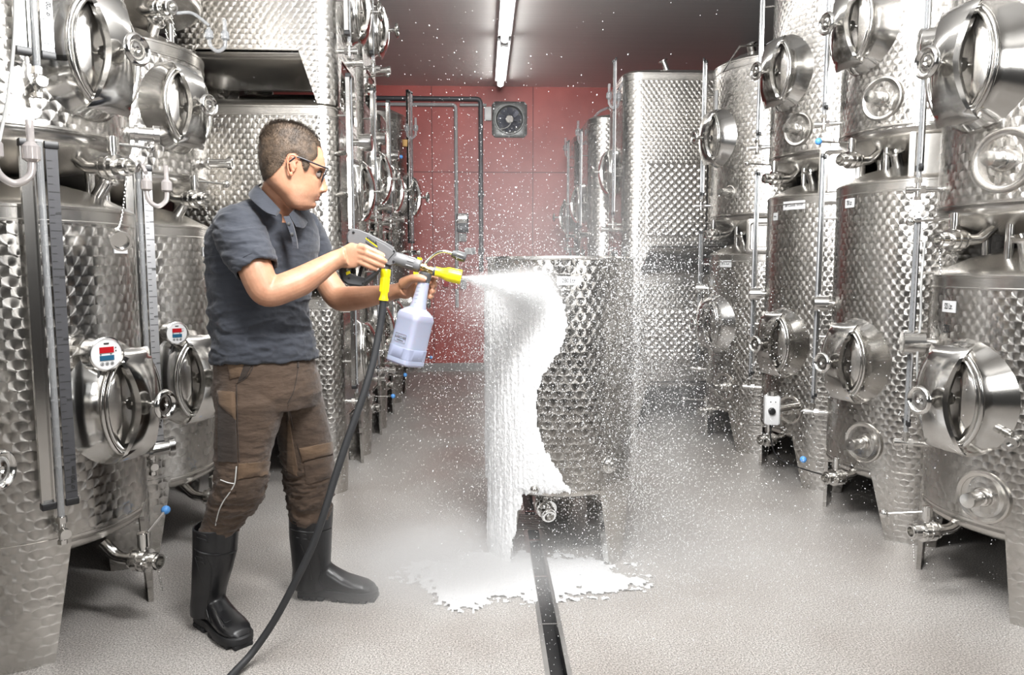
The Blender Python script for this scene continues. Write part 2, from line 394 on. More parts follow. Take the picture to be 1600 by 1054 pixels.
pipe('water_pipe', elbow((XL+.05, YB-.05, zt), (xb, YB-.05, zt), (xb, YB-.05, 1.25)), .028, 'pipe_dark', 'dark pipe across the top of the red wall that turns down left of the fan', clips=[(xb-.85, 0, zt), (xb, 0, 2.2), (xb, 0, 1.5), (-1.6, 0, zt)])
z2 = wp(700, 163).z; x2 = wp(713, 300).x; z2b = wp(713, 480).z
pipe('cable_conduit', elbow((XL+.05, YB-.03, z2), (x2, YB-.03, z2), (x2, YB-.03, z2b), .05), .022, 'pipe', 'light grey conduit on the red wall that bends straight down', 'conduit')
pipe('cable_conduit', [(x2+.05, YB-.03, z2), (wp(760, 164).x, YB-.03, z2)], .018, 'pipe', 'short light grey conduit running sideways towards the fan', 'conduit')
def wbox(name, x0, y0, x1, y1, d, mat, lab, cat, detail=None):
    a = wp(x0, y1, 0); b = wp(x1, y0, 0); t = empty(name, ((a.x+b.x)/2, YB, (a.z+b.z)/2), lab, cat)
    W, H = b.x-a.x, b.z-a.z; mb = MB(); mb.box((0, -d/2, 0), (W, d, H), .006); mb.build('housing', mat, t)
    if detail: detail(t, W, H, d)
    return t
wbox('junction_box', 757, 168, 768, 189, .05, 'white', 'white junction box left of the wall fan', 'junction box',
     lambda t, W, H, d: (lambda m: (m.box((0, -d-.003, 0), (W*.86, .006, H*.9), .002), m.build('lid', 'white', t)))(MB()))
def disp(t, W, H, d):
    m = MB(); m.box((0, -d-.012, H*.22), (W*.9, .024, H*.5), .01); m.build('hood', 'polish', t)
    m = MB(); m.box((0, -d-.006, -H*.28), (W*.86, .012, H*.36), .005); m.build('panel', 'pipe_dark', t)
wbox('wall_dispenser', 714, 334, 732, 363, .09, 'pipe_dark', 'dark box with a shiny hood on the red wall beside the conduit', 'wall box', disp)
wbox('switch_box', 717, 365, 729, 377, .05, 'pipe', 'small grey box under the shiny hooded wall box', 'switch', lambda t, W, H, d: (lambda m: (m.box((0, -d-.003, 0), (W*.6, .006, H*.6), .002), m.build('rocker', 'pipe', t)))(MB()))
def sock(t, W, H, d):
    m = MB(); m.lathe((-W*.25+.0, -d, 0), (0, -1, 0), [(0, H*.32), (.004, H*.34), (.006, H*.3), (.002, H*.24)], 20); m.build('round_insert', 'paper', t)
    m = MB(); m.box((W*.28, -d-.003, 0), (W*.3, .006, H*.8), .002); m.build('switch_plate', 'pipe', t)
wbox('power_socket', 726, 387, 743, 397, .04, 'white', 'white round socket plate on the red wall behind the spray', 'socket', sock)
wbox('cable_box', 720, 435, 729, 451, .06, 'pipe', 'grey box low on the red wall behind the spray nozzle', 'wall box', lambda t, W, H, d: (lambda m: (m.box((0, -d-.003, 0), (W*.7, .006, H*.7), .002), m.build('lid', 'pipe', t)))(MB()))
for px, py, lab in ((697, 443, 'red round plug on the red wall under the yellow nozzle'), (712, 446, 'red round plug nearer the grey wall box')):
    c = wp(px, py, 0); t = empty('power_plug', (c.x, YB, c.z), lab, 'plug', 'red plugs on the back wall')
    m = MB(); m.box((0, -.02, 0), (.075, .04, .085), .006); m.build('housing', 'red_plastic', t)
    m = MB(); m.lathe((0, -.04, .01), (0, -.8, -.4), [(0, .03), (.05, .032), (.055, .027), (.056, 0)], 16); m.build('cap', 'red_plastic', t)
# ------------------------------------------------------------------ tanks
class Round:
    def __init__(s, r): s.r = r; s.per = 2*pi*r
    def at(s, S, d=0):
        a = S/s.r; n = Vector((cos(a), sin(a), 0)); return n*(s.r+d), n
    def S(s, a): return R(a)*s.r
    def start(s): return 0
class Rect:
    """rounded rectangle, centred; arc length measured anticlockwise from the middle of the +x face"""
    def __init__(s, hx, hy, rc):
        s.hx, s.hy, s.rc = hx, hy, rc; a, b = hx-rc, hy-rc; q = pi*rc/2
        s.seg = [('l', b, (hx, 0), (0, 1)), ('c', q, (a, b), 0), ('l', 2*a, (a, hy), (-1, 0)), ('c', q, (-a, b), 90), ('l', 2*b, (-hx, b), (0, -1)),
                 ('c', q, (-a, -b), 180), ('l', 2*a, (-a, -hy), (1, 0)), ('c', q, (a, -b), 270), ('l', b, (hx, -b), (0, 1))]
        s.per = sum(g[1] for g in s.seg)
    def at(s, S, d=0):
        S = S % s.per
        for k, L_, o, e in s.seg:
            if S <= L_+1e-9:
                if k == 'l':
                    n = Vector((e[1], -e[0], 0)); return Vector((o[0]+e[0]*S, o[1]+e[1]*S, 0))+n*d, n
                a = R(e)+S/s.rc; n = Vector((cos(a), sin(a), 0)); return Vector((o[0], o[1], 0))+n*(s.rc+d), n
            S -= L_
        return s.at(0, d)
    def S(s, a):
        a, off = a if isinstance(a, tuple) else (a, 0)
        q = pi*s.rc/2; a_, b_ = s.hx-s.rc, s.hy-s.rc
        base = {0: 0, 90: b_+q+a_, 180: 2*b_+2*q+2*a_, 270: 3*b_+3*q+3*a_}[a % 360]; return base+off
def shell_rings(ol, prof, n, per_d=True):
    rings = []
    for d, z in prof:
        rings.append([ol.at(ol.per*i/n, 0)[0]+(ol.at(ol.per*i/n)[1]*d if not isinstance(ol, Round) else ol.at(ol.per*i/n)[1]*d)+Vector((0, 0, z)) for i in range(n)])
    return rings
def scaled(ol, k, z, n): return [ol.at(ol.per*i/n)[0]*k+Vector((0, 0, z)) for i in range(n)]

def hatch_frame(ol, att, z):
    p, n = ol.at(ol.S(att)); return basis((p.x, p.y, z), n, (-n.y, n.x, 0), (0, 0, 1))
def ov(a, b, x, n=40, ex=2.0): return [(x, a*(abs(cos(t))**(2/ex))*(1 if cos(t) > 0 else -1), b*(abs(sin(t))**(2/ex))*(1 if sin(t) > 0 else -1)) for t in (2*pi*i/n for i in range(n))]
HM = {}
def hatch(par, M0, sc=1.0, flat=False):
    """oval manway: neck, rolled rims, domed door, arched yoke with curled flanges, spindle, hand wheel"""
    sc = round(sc*.85, 3); key = (round(sc, 2), flat)
    if key in HM:
        src = HM[key]
    else:
        src = {}
        def put(nm, mb, mat):
            src[nm] = (mb.build(nm, mat), []); src[nm][0].parent = None; return src[nm][0]
        S = Matrix.Scale(sc, 4)
        def nb(): m = MB(); m.M = S; return m
        m = nb(); rs = .41/sc
        def srf(pt, e=0):
            x, y, z = pt; return (x-(0 if flat else rs-sqrt(max(rs*rs-y*y, .001)))*e, y, z)
        m.loft([[srf(p_, e) for p_ in ov(a, b, x)] for a, b, x, e in ((.238, .266, -.016, 1), (.220, .256, .004, .95), (.200, .246, .022, .6), (.180, .232, .042, .2), (.168, .222, .062, 0), (.165, .219, .080, 0))], caps=(False, False)); put('hatch_neck', m, 'polish')
        m = nb()
        m.loft([ov(.165+.012*cos(a)+.001, .219+.012*cos(a)+.001, .083+.012*sin(a)) for a in (2*pi*i/12 for i in range(13))], caps=(False, False))
        m.loft([ov(.150+.008*cos(a), .204+.008*cos(a), .088+.009*sin(a)) for a in (2*pi*i/10 for i in range(11))], caps=(False, False))
        m.loft([ov(.150, .204, .088), ov(.143, .197, .055), ov(.143, .197, -.0)], caps=(False, False)); put('hatch_rim', m, 'polish')
        m = nb()
        m.loft([ov(.1435, .1975, .035), ov(.136, .19, .044), ov(.115, .165, .056), ov(.08, .12, .060), ov(.045, .06, .052), ov(.01, .012, .050)], caps=(False, True))
        for sg in (-1, 1):
            rows = []
            for i in range(17):
                t = -1+2*i/16; z = .185*t; yo = .138*sqrt(max(0, 1-(t*.97)**2)); yi = yo-.078*(1-t*t)**.9-.004; c_ = 1-t*t
                rows.append([(.058+.008, sg*yo, z), (.085, sg*(yo*.7+yi*.3), z), (.098*c_+.07*(1-c_), sg*(yo*.3+yi*.7), z), (.084, sg*yi, z), (.074, sg*(yi-.006*c_), z), (.060, sg*(yi+.004), z), (.05, sg*yo, z)])
            m.loft(rows)
        put('hatch_door', m, 'steel')
        m = nb()
        rows = []
        for i in range(29):
            t = -1+2*i/28; z = .226*t; bul = .090+.080*(1-t*t)**.75; wd = .058+.048*abs(t)**1.5
            fl = .045*(1-abs(t)**3)+.010
            sec = [(bul-fl, -wd+.024*(1-t*t)), (bul-fl*.45, -wd+.004), (bul-.004, -wd*.86), (bul+.003, -wd*.4), (bul+.004, 0), (bul+.003, wd*.4), (bul-.004, wd*.86), (bul-fl*.45, wd-.004), (bul-fl, wd-.024*(1-t*t))]
            th = .005
            rows.append([(x, y, z) for x, y in sec]+[(x-th, y*.97, z) for x, y in reversed(sec)])
        for tz in (-1, 1):
            pass
        m.loft(rows); put('hatch_yoke', m, 'polish')
        m = nb()
        m.cyl((.05, 0, 0), (.232, 0, 0), .008); m.lathe((.074, 0, 0), (1, 0, 0), [(0, .028), (.008, .028), (.012, .012), (.03, .012)], 18)
        m.lathe((.185, 0, 0), (1, 0, 0), [(0, .018), (.012, .018), (.014, .013), (.03, .013)], 16); put('hatch_spindle', m, 'fitting')
        m = nb()
        m.lathe((.222, 0, 0), (1, 0, 0), [(.0, .014), (.004, .03), (.0, .045), (.0, .052), (.006, .06), (.014, .063), (.022, .06), (.027, .053), (.022, .046), (.014, .042), (.012, .036), (.016, .02), (.018, .012), (.012, .006), (.012, .0)], 30)
        put('hatch_wheel', m, 'polish'); HM[key] = src
    first = not src.get('_used')
    for nm, val in list(src.items()):
        if nm == '_used': continue
        o = val[0] if first else val[0].copy()
        if not first: COL.objects.link(o)
        o.parent = par; o.matrix_local = M0
    src['_used'] = True

def valve(par, p, d, knob='blue', hdir=(0, 0, 1), sc=1.0, chain=False, hang=None, elbow_from=None, name='outlet_valve', rod=None):
    """butterfly valve: clamp discs in a row along d, upright handle housing, rod with ball"""
    d = Vector(d).normalized(); p = Vector(p); m = MB()
    prof = [(-.055, .024), (-.054, .033), (-.046, .033), (-.044, .026), (-.034, .026), (-.033, .041), (-.014, .041), (-.012, .036), (-.004, .036), (-.003, .042), (.014, .042), (.016, .027), (.03, .027), (.031, .031), (.052, .031), (.053, .026), (.062, .026), (.062, .019), (.03, .017)]
    m.lathe(p, d, [(a*sc, b*sc) for a, b in prof], 22)
    if elbow_from is not None: m.tube([elbow_from, Vector(elbow_from)*.35+(p-d*.09*sc)*.65+Vector((0, 0, -.01)), p-d*.075*sc, p-d*.05*sc], .021*sc, 12, sm=5)
    up = Vector(hdir); q = p-d*.005*sc
    m.cyl(q, q+up*.062*sc, .015*sc); m.cyl(q+up*.052*sc, q+up*.10*sc, .020*sc); m.cyl(q+up*.10*sc, q+up*.103*sc, .014*sc)
    for a in (-1, 1):
        s_ = d.cross(up).normalized(); m.cyl(q+s_*a*.032*sc-d*.028*sc, q+s_*a*.032*sc+d*.03*sc, .006*sc, n=6)
    v = m.build(name, 'fitting', par)
    rod = Vector(rod) if rod is not None else d*.9+up*.35
    rod = rod.normalized()*.165*sc; h0 = q+up*.08*sc
    m = MB(); m.cyl(h0, h0+rod, .0048*sc, n=8); h = m.build('handle', 'fitting', v)
    m = MB(); m.ball(h0+rod, .017*sc); m.build('handle_ball', knob, v)
    if hang:
        chain_part(v, p+d*.05*sc+Vector((0, 0, -.03)), hang)
    return v
def chain_part(par, p0, length, end=None):
    m = MB(); n = max(3, int(length/.011)); p0 = Vector(p0); q = Vector(end) if end else p0+Vector((.012, .004, -length))
    for i in range(n):
        t = (i+.5)/n; c = p0.lerp(q, t); 
        if end: c = c+Vector((0, 0, -4*t*(1-t)*.05))
        a = i % 2
        pts = [c+Vector(((cos(k*pi/4)*.0035 if a else 0), (0 if a else cos(k*pi/4)*.0035), sin(k*pi/4)*.0075)) for k in range(8)]
        m.tube(pts, .0011, 4, closed=True)
    return m.build('chain', 'fitting', par)
def gauge(par, ol, att, z0, z1, side=1, dark=False, plate=True, off=.075, marks=(), dia=None):
    """glass level tube in a steel channel with a ruled strip beside it, shut-off fitting below"""
    F = hatch_frame(ol, att, 0); h = z1-z0
    m = MB(); m.M = F
    m.loft([[(off-.018, -.052, z), (off+.004, -.052, z), (off+.004, -.048, z), (off-.010, -.048, z), (off-.010, -.018, z), (off+.004, -.018, z), (off+.004, -.014, z), (off-.018, -.014, z)] for z in (z0, z1)])
    g = m.build('level_gauge', 'polish', par)
    m = MB(); m.M = F; m.cyl((off, 0, z0-.05), (off, 0, z1+.01), .0105, n=14); m.build('sight_tube', 'tube', g)
    m = MB(); m.M = F
    m.box((off-.002, .034, (z0+z1)/2), (.004, .034, h)); s = m.build('scale_strip', 'scale_dark' if dark else 'scale', g)
    m = MB(); m.M = F; k = 0; z = z0+.03
    while z < z1-.02:
        ln = .030 if k % 5 == 0 else .013; m.box((off+.0006, .020+ln/2, z), (.001, ln, .0022)); z += .024; k += 1
    m.build('scale_marks', 'ink', g)
    ex = lambda v: (v[0], v[1], v[2])
    cx_, cy_, cz_ = F.col[0].xyz, F.col[1].xyz, F.col[2].xyz
    for zz, tx in marks:
        zz -= par.location.z; p = F @ Vector((off+.0008, .043, zz+.004)); text_mesh('printed_number', tx, .011, basis(p, cy_, cz_, cx_), 'ink', g)
    if dia:
        p = F @ Vector((off+.0008, .041, dia-par.location.z)); text_mesh('printed_size', 'Ø 820 mm', .017, basis(p, cz_, -cy_, cx_), 'ink', g, bold=True)
    for zz in (z0-.004, z1+.004):
        m = MB(); m.M = F; m.box((off-.004, -.033, zz), (.030, .042, .022), .002); m.build('end_clip', 'black', g); m = MB(); m.M = F; m.box((off-.002, .034, zz), (.014, .040, .022), .002); m.build('end_clip', 'black', g)
    m = MB(); m.M = F; zb = z0-.095
    m.hexn((off, 0, zb+.028), (off, 0, zb+.048), .017); m.cyl((off, 0, zb-.035), (off, 0, zb+.05), .011)
    m.cyl((-.01, 0, zb), (off+.04, 0, zb), .012); m.hexn((off-.028, 0, zb), (off-.008, 0, zb), .019); m.cyl((off+.018, 0, zb), (off+.045, 0, zb), .016); m.hexn((off, 0, zb-.042), (off, 0, zb-.028), .015)
    m.build('gauge_valve', 'fitting', par)
    for zz in (z0+.25*h, z0+.75*h):
        m = MB(); m.M = F; m.cyl((-.01, -.032, zz), (off-.012, -.032, zz), .006, n=8); m.build('bracket', 'fitting', g)
    return g
def well(par, ol, att, z, r=.095, knob=True):
    F = hatch_frame(ol, att, z); m = MB(); m.M = F
    m.lathe((-.035, 0, 0), (1, 0, 0), [(0, r*1.04), (.034, r*1.02), (.040, r), (.042, r*.93), (.037, r*.80), (.034, r*.78), (.030, r*.55), (.034, r*.38), (.040, r*.34)], 40, caps=(False, True))
    w_ = m.build('flange', 'steel', par)
    m = MB(); m.M = F; m.lathe((0, 0, 0), (1, 0, 0), [(0, .03), (.02, .03), (.022, .024), (.045, .024), (.046, .028), (.098, .027), (.1, .0)], 22); m.build('plug', 'fitting', w_)
def stub(par, ol, att, z, ln=.09, r=.02, name='pipe_stub', thread=False):
    F = hatch_frame(ol, att, z); m = MB(); m.M = F
    prof = [(-.02, r), (.012, r), (.013, r*1.35), (.026, r*1.35), (.027, r)]
    if thread:
        k = .03
        while k < ln-.03: prof += [(k, r*1.0), (k+.002, r*1.1), (k+.004, r*1.0)]; k += .005
    prof += [(ln-.022, r), (ln-.021, r*1.35), (ln, r*1.35), (ln, r*.8), (ln-.02, r*.75)]
    m.lathe((0, 0, 0), (1, 0, 0), prof, 20); return m.build(name, 'fitting', par)
def plate_label(par, ol, att, z, w_, h_, txt, size=None, mat='paper', tm='ink', bare=False):
    F = hatch_frame(ol, att, z); S0 = ol.S(att); m = MB(); n = 8
    if not bare:
        V = []; 
        for zz in (z-h_/2, z+h_/2):
            for dd in (.0005, .003): V.append([ol.at(S0+w_*(i/n-.5), dd)[0]+Vector((0, 0, zz)) for i in range(n+1)])
        m.loft([V[0], V[1], V[3], V[2], V[0]], closed=False); lb = m.build('label_sticker', mat, par)
    else: lb = par
    if txt:
        n_ = ol.at(S0)[1]; p = ol.at(S0, .0035)[0]
        sz_ = size or h_*.72; kx = min(1, .84*w_/(.56*sz_*len(txt)))
        M = basis((p.x, p.y, z), (-n_.y, n_.x, 0), (0, 0, 1), n_) @ Matrix.Diagonal((kx, 1, 1, 1))
        o = text_mesh('printed_text', txt, size or h_*.72, M, tm, lb)
        # wrap the letters on the curve of the tank
        if isinstance(ol, Round):
            for v in o.data.vertices:
                s_ = (v.co-p).dot(Vector((-n_.y, n_.x, 0))); dd = (v.co-p).dot(n_); zz = v.co.z
                q, _n = ol.at(S0+s_, .0035+dd); v.co = (q.x, q.y, zz)
    return lb
def thermo(par, ol, att, z, tilt=0, sc=1.0):
    F = hatch_frame(ol, att, z)
    F = F @ Matrix.Rotation(tilt, 4, 'Z') @ Matrix.Scale(sc, 4)
    m = MB(); m.M = F
    m.cyl((-.02, 0, 0), (.04, 0, 0), .02); m.lathe((.035, 0, 0), (1, 0, 0), [(0, .046), (.052, .046), (.053, .050), (.066, .050), (.068, .046), (.064, .043)], 36, caps=(True, False))
    t = m.build('thermometer', 'fitting', par)
    m = MB(); m.M = F; m.lathe((.096, 0, 0), (1, 0, 0), [(0, .0435), (.003, .0435)], 32); m.build('dial_face', 'paper', t)
    m = MB(); m.M = F; m.box((.1, 0, .012), (.003, .040, .017)); m.build('red_display', 'red_disp', t)
    m = MB(); m.M = F; m.box((.1, 0, -.011), (.003, .040, .014)); m.build('blue_display', 'blue_disp', t)
    m = MB(); m.M = F
    for k in (-1, 0, 1): m.tube([(.1, k*.014+.0045*cos(a), -.028+.0045*sin(a)) for a in (2*pi*i/10 for i in range(10))], .0006, 4, closed=True); m.box((.1, k*.014, -.028), (.002, .003, .003))
    for yy, zz in ((.026, .017), (.026, .008), (.012, -.0005), (-.017, -.0005)): m.box((.1, yy, zz), (.002, .003, .003))
    m.box((.1, 0, .0305), (.002, .014, .004)); m.build('buttons', 'ink', t)
    m = MB(); m.M = F
    m.tube([(.05, 0, -.046), (.05, -.004, -.075), (.035, -.02, -.11), (.02, -.06, -.13), (.012, -.11, -.128)], .0042, 8, sm=6); m.build('cable', 'grey_cable', t)
    return t
def airlock(par, p, s=1.0, flip=1, mat='pink_tube', start=None):
    """clear U-shaped siphon lock: two bulbs joined by a bend"""
    p = Vector(p); m = MB(); u_ = Vector((flip*.6, .8, 0)).normalized() if not isinstance(flip, Vector) else flip
    c = [p+u_*-.035*s+Vector((0, 0, .06*s)), p+u_*-.035*s, p+u_*-.025*s+Vector((0, 0, -.028*s)), p+Vector((0, 0, -.042*s)), p+u_*.025*s+Vector((0, 0, -.028*s)), p+u_*.035*s, p+u_*.035*s+Vector((0, 0, .10*s))]
    m.tube(c, .0085*s, 12, sm=6)
    for q in (c[0]-Vector((0, 0, .03*s)), c[5]+Vector((0, 0, .03*s))): m.lathe(q-Vector((0, 0, .022*s)), (0, 0, 1), [(0, .010*s), (.006*s, .0185*s), (.034*s, .0185*s), (.044*s, .010*s)], 18)
    if start is not None: m.tube([start, Vector(start).lerp(c[0], .5)+Vector((0, 0, .03*s)), c[0]+Vector((0, 0, .01))], .0075*s, 10, sm=6)
    return m.build('airlock', mat, par)
def leg_uv(m, S):
    """lays the brushed pattern flat on a leg sheet: distance round the tank and height"""
    n_ = len(m.v); w2 = 22 if n_ % 22 == 0 else 30; h = w2//2; nr = n_//w2; zs = [m.v[r*w2][2] for r in range(nr)]
    def uvp(i):
        r, k = divmod(i, w2); k = k if k < h else w2-1-k; f = (zs[0]-zs[r])/(zs[0]-zs[-1])
        s0 = S[0]+(S[2]-S[0])*f; s1 = S[1]+(S[3]-S[1])*f; return (s0+(s1-s0)*k/(h-1), m.v[i][2])
    for k in range(len(m.f)): m.uv[k] = [uvp(i) for i in m.f[k]]
def tank(x, y, ol, z0, z1, zb, label, cat='tank', group=None, legs=(), taper=.45, mat='jewel', hatches=(), gauges=(), valve_at=None, neck=None, bottom=.12, top=.12, n=72, band=.055, closed=True, posts=(), plate_lid=False):
    t = empty('wine_tank', (x, y, zb), label, cat, group); B = T_(0, 0, -zb)
    K = range(n+1); us = [ol.per*i/n for i in K]
    m = MB(); m.M = B
    zs = [z0, z0+.02, (z0+z1)/2, z1-band]
    m.loft([[ol.at(ol.per*i/n)[0]+Vector((0, 0, z)) for i in range(n)] for z in zs], caps=(False, False), uv=(us, zs)); sh = m.build('shell', mat, t)
    m = MB(); m.M = B
    prof = [(0, z1-band), (.0035, z1-band), (.0035, z1-band+.006), (.001, z1-band+.009), (.001, z1-.012), (.004, z1-.010), (.004, z1-.002), (0, z1+.002), (-.012, z1+.012), (-.035, z1+.022)]
    rg = [[ol.at(ol.per*i/n)[0]+ol.at(ol.per*i/n)[1]*d+Vector((0, 0, z)) for i in range(n)] for d, z in prof]
    rg += [scaled(ol, k, z1+.022+(top-.022)*f, n) for k, f in ((.7, .45), (.35, .85), (.2, 1), (.02, 1.03))]
    m.loft(rg, caps=(False, True)); m.build('top_cone', 'steel', t)
    m = MB(); m.M = B
    prof = [(0, z0+.022), (.003, z0+.022), (.003, z0+.014), (0, z0+.010), (0, z0), (-.010, z0-.020), (-.035, z0-.034)]
    rg = [[ol.at(ol.per*i/n)[0]+ol.at(ol.per*i/n)[1]*d+Vector((0, 0, z)) for i in range(n)] for d, z in prof]
    rg += [scaled(ol, k, z0-.034-(bottom-.034)*f, n) for k, f in ((.7, .4), (.35, .85), (.2, 1), (.02, 1.02))]
    m.loft(rg, caps=(False, True)); m.build('bottom_cone', 'steel', t)
    for (a0, a1, b0, b1, zt) in legs:
        S = [ol.S(q) for q in (a0, a1, b0, b1)]; m = MB(); m.M = B; rows = []; uvs = []
        for f in (0, .15, .5, .85, 1):
            z = zt+(zb-zt)*f; g = max(0, (f-.0)); s0 = S[0]+(S[2]-S[0])*g; s1 = S[1]+(S[3]-S[1])*g
            out_ = [ol.at(s0+(s1-s0)*i/10, .004)[0]+Vector((0, 0, z)) for i in range(11)]
            in_ = [ol.at(s0+(s1-s0)*i/10, -.014)[0]+Vector((0, 0, z)) for i in reversed(range(11))]
            rows.append(out_+in_)
        m.loft(rows); leg_uv(m, S)
        m.build('leg', mat, t)
    for (a, ra, zt) in posts:
        m = MB(); m.M = B; m.cyl((ra*cos(R(a)), ra*sin(R(a)), zb), (ra*cos(R(a)), ra*sin(R(a)), zt), .016); m.cyl((ra*cos(R(a)), ra*sin(R(a)), zb), (ra*cos(R(a)), ra*sin(R(a)), zb+.012), .034); m.build('support_post', 'fitting', t)
    for h in hatches: hatch(t, B @ hatch_frame(ol, h[0], h[1]), h[2] if len(h) > 2 else 1.0)
    t['zb'] = 0; del t['zb']
    return t, B
class Sub:
    """adds parts to a tank in heights above the room's floor"""
    def __init__(s, t, ol, zb): s.t, s.ol, s.zb = t, ol, zb
    def fin(s, o):
        return o
    def gauge(s, a, z0, z1, **k): return gauge(s.t, s.ol, a, z0-s.zb, z1-s.zb, **k)
    def well(s, a, z, **k): return well(s.t, s.ol, a, z-s.zb, **k)
    def stub(s, a, z, **k): return stub(s.t, s.ol, a, z-s.zb, **k)
    def label(s, a, z, w_, h_, txt, **k): return plate_label(s.t, s.ol, a, z-s.zb, w_, h_, txt, **k)
    def thermo(s, a, z, **k): return thermo(s.t, s.ol, a, z-s.zb, **k)
    def valve(s, a, z, rr, **k):
        """a: direction in degrees; rr: distance from the tank's axis; z height"""
        d = Vector((cos(R(a)), sin(R(a)), 0)); c = k.pop('c', Vector((0, 0, 0)))
        p = c+d*rr+Vector((0, 0, z-s.zb)); dd = k.pop('d', d)
        ef = c+d*(rr-.17)+Vector((0, 0, z-s.zb+.05))
        return valve(s.t, p, dd, elbow_from=ef, **k)
    def airlock(self, x, y, z, **k):
        p = Vector((x, y, z))-self.t.location
        if 'start' in k: k['start'] = Vector(k['start'])-self.t.location
        return airlock(self.t, p, **k)
    def neck(s, x, y, z, d=(0, 0, 1), ln=.09, r=.024):
        p = Vector((x, y, z))-s.t.location; m = MB(); d = Vector(d).normalized()
        m.lathe(p-d*.03, d, [(0, r*1.6), (.02, r*1.05), (.03, r), (.02+ln, r), (.022+ln, r*1.55), (.032+ln, r*1.6), (.034+ln, r*1.1), (.02+ln, r*.85)], 20); return m.build('filler_neck', 'fitting', s.t)
# ------------------------------------------------------------------ the two rows of tanks
GL, GR_ = 'wine tanks in the left row', 'wine tanks in the right row'
def legs4(base, zt, wd=34, wb=12, sh=0): return [(b-wd/2, b+wd/2, b-wb/2+sh, b+wb/2+sh, zt) for b in base]
def posts(ra, zt, offs=(20, 110, 200, 290)): return [(a, ra, zt) for a in offs]
C1 = Round(.41)
# --- left row
o = Round(.365)
t, B = tank(-1.80, 1.93, o, .39, 1.50, 0, 'steel tank at the left edge of the picture, only its hatch and hand wheel showing', group=GL, legs=legs4((-20, 70, 160, 250), .42), hatches=[(-4, .80)])
s = Sub(t, o, 0); s.stub(-62, 1.42, ln=.10, thread=True); s.valve(-22, .10, .50, hdir=(0, 0, 1), rod=(.9, -.3, .25))
t, B = tank(-1.80, 1.93, o, 1.78, 2.9, 1.55, 'steel tank in the top left corner with a threaded pipe end and a hanging cable', group=GL, posts=posts(.26, 1.76), hatches=[(-6, 2.12)])
s = Sub(t, o, 1.55); s.stub(14, 1.955, ln=.15, r=.022, thread=True)
s.airlock(-1.30, 2.13, 1.60, flip=Vector((.75, .66, 0)), s=1.25)
m = MB(); m.M = T_(1.80, -1.93, -1.55)
pp = [atY(24, -20, 2.12), atY(22, 60, 2.12), atY(14, 140, 2.12), atY(3, 200, 2.12), atY(-8, 250, 2.1)]; m.tube(pp, .0045, 8, sm=6); m.build('cable', 'grey_cable', t)
t, B = tank(-1.70, 2.72, C1, .395, 1.515, 0, 'big steel tank on the left floor with a dark ruled level gauge and digital thermometer', group=GL,
            legs=[(-92, -40, -88, -50, .42), (5, 48, 18, 40, .42), (110, 150, 122, 140, .42), (200, 235, 208, 224, .42)], hatches=[(-14, .84)])
s = Sub(t, C1, 0)
s.gauge(-46.5, .56, 1.69, dark=True, marks=[(.69, '200'), (.886, '300'), (1.083, '400'), (1.28, '500'), (1.48, '600')], dia=.635); s.thermo(-27, 1.03, tilt=R(-10), sc=1.15); s.label(-3.5, 1.385, .085, .042, '625 Ltr.'); s.stub(33, .585, ln=.11, r=.026)
s.valve(-14, .27, .50, rod=(.10, .9, .30), hang=.08)
s.neck(-1.40, 2.75, 1.55, d=(.55, -.1, .8), ln=.10)
m = MB(); m.M = hatch_frame(C1, -24, 1.30); m.build
t2l = t
s.airlock(-1.14, 2.66, 1.57, flip=Vector((.75, .55, 0)), start=(-1.24, 2.74, 1.66))
t, B = tank(-1.70, 2.72, C1, 1.745, 2.95, 1.53, 'steel tank stacked on the left one with the dark ruled gauge', group=GL, posts=posts(.27, 1.72), hatches=[(-19, 2.02)])
s = Sub(t, C1, 1.53); s.gauge(-45.5, 1.97, 2.75, marks=[(1.985, '100'), (2.19, '200'), (2.39, '300')], dia=2.12); s.stub(27, 1.82, ln=.10, r=.026); s.label(-14, 2.29, .07, .04, '625 Ltr.')
s.valve(-14, 1.655, .46, knob='fitting', rod=(.35, .9, .05))
capp = atY(186, 374, 2.52)-t.location; v0 = Vector((cos(R(-14))*.50, sin(R(-14))*.50, .09))
chain_part(t, v0, .3, end=capp+Vector((-.01, 0, .03)))
m = MB(); m.lathe(capp, (.6, -.75, -.25), [(-.02, .012), (-.018, .030), (.015, .033), (.03, .033), (.03, .026), (.012, .024)], 22); m.build('hanging_cap', 'fitting', t)
m = MB(); m.M = hatch_frame(C1, -21, 2.31-1.53); m.lathe((0, 0, 0), (1, 0, 0), [(-.02, .03), (.02, .03), (.021, .038), (.05, .038), (.05, .03), (.03, .028)], 24); m.build('sample_port', 'fitting', t)
# bracket rod to the side
t, B = tank(-1.72, 3.55, C1, .35, 1.50, 0, 'second steel tank on the left floor, partly behind the man, with a light ruled gauge', group=GL,
            legs=[(-80, -40, -76, -50, .38), (5, 48, 18, 40, .38), (110, 150, 122, 140, .38)], hatches=[(-24, .815)])
s = Sub(t, C1, 0); s.gauge(-53, .56, 1.72, marks=[(.90, '300'), (1.10, '400'), (1.30, '500'), (1.50, '600')], dia=.66); s.thermo(-38, 1.03, tilt=R(-6)); s.label(1.5, 1.385, .085, .042, '625 Ltr.'); s.valve(-15, .235, .47, rod=(.8, .2, .2), knob='blue')
s.neck(-1.42, 3.5, 1.54, d=(.6, -.2, .8), ln=.10); s.stub(25, .6, ln=.1)
t, B = tank(-1.72, 3.55, C1, 1.71, 2.28, 1.51, 'short steel tank stacked in the second left column, with an oval hatch and hand wheel', group=GL, posts=posts(.27, 1.69), hatches=[(-24, 2.01, .9)])
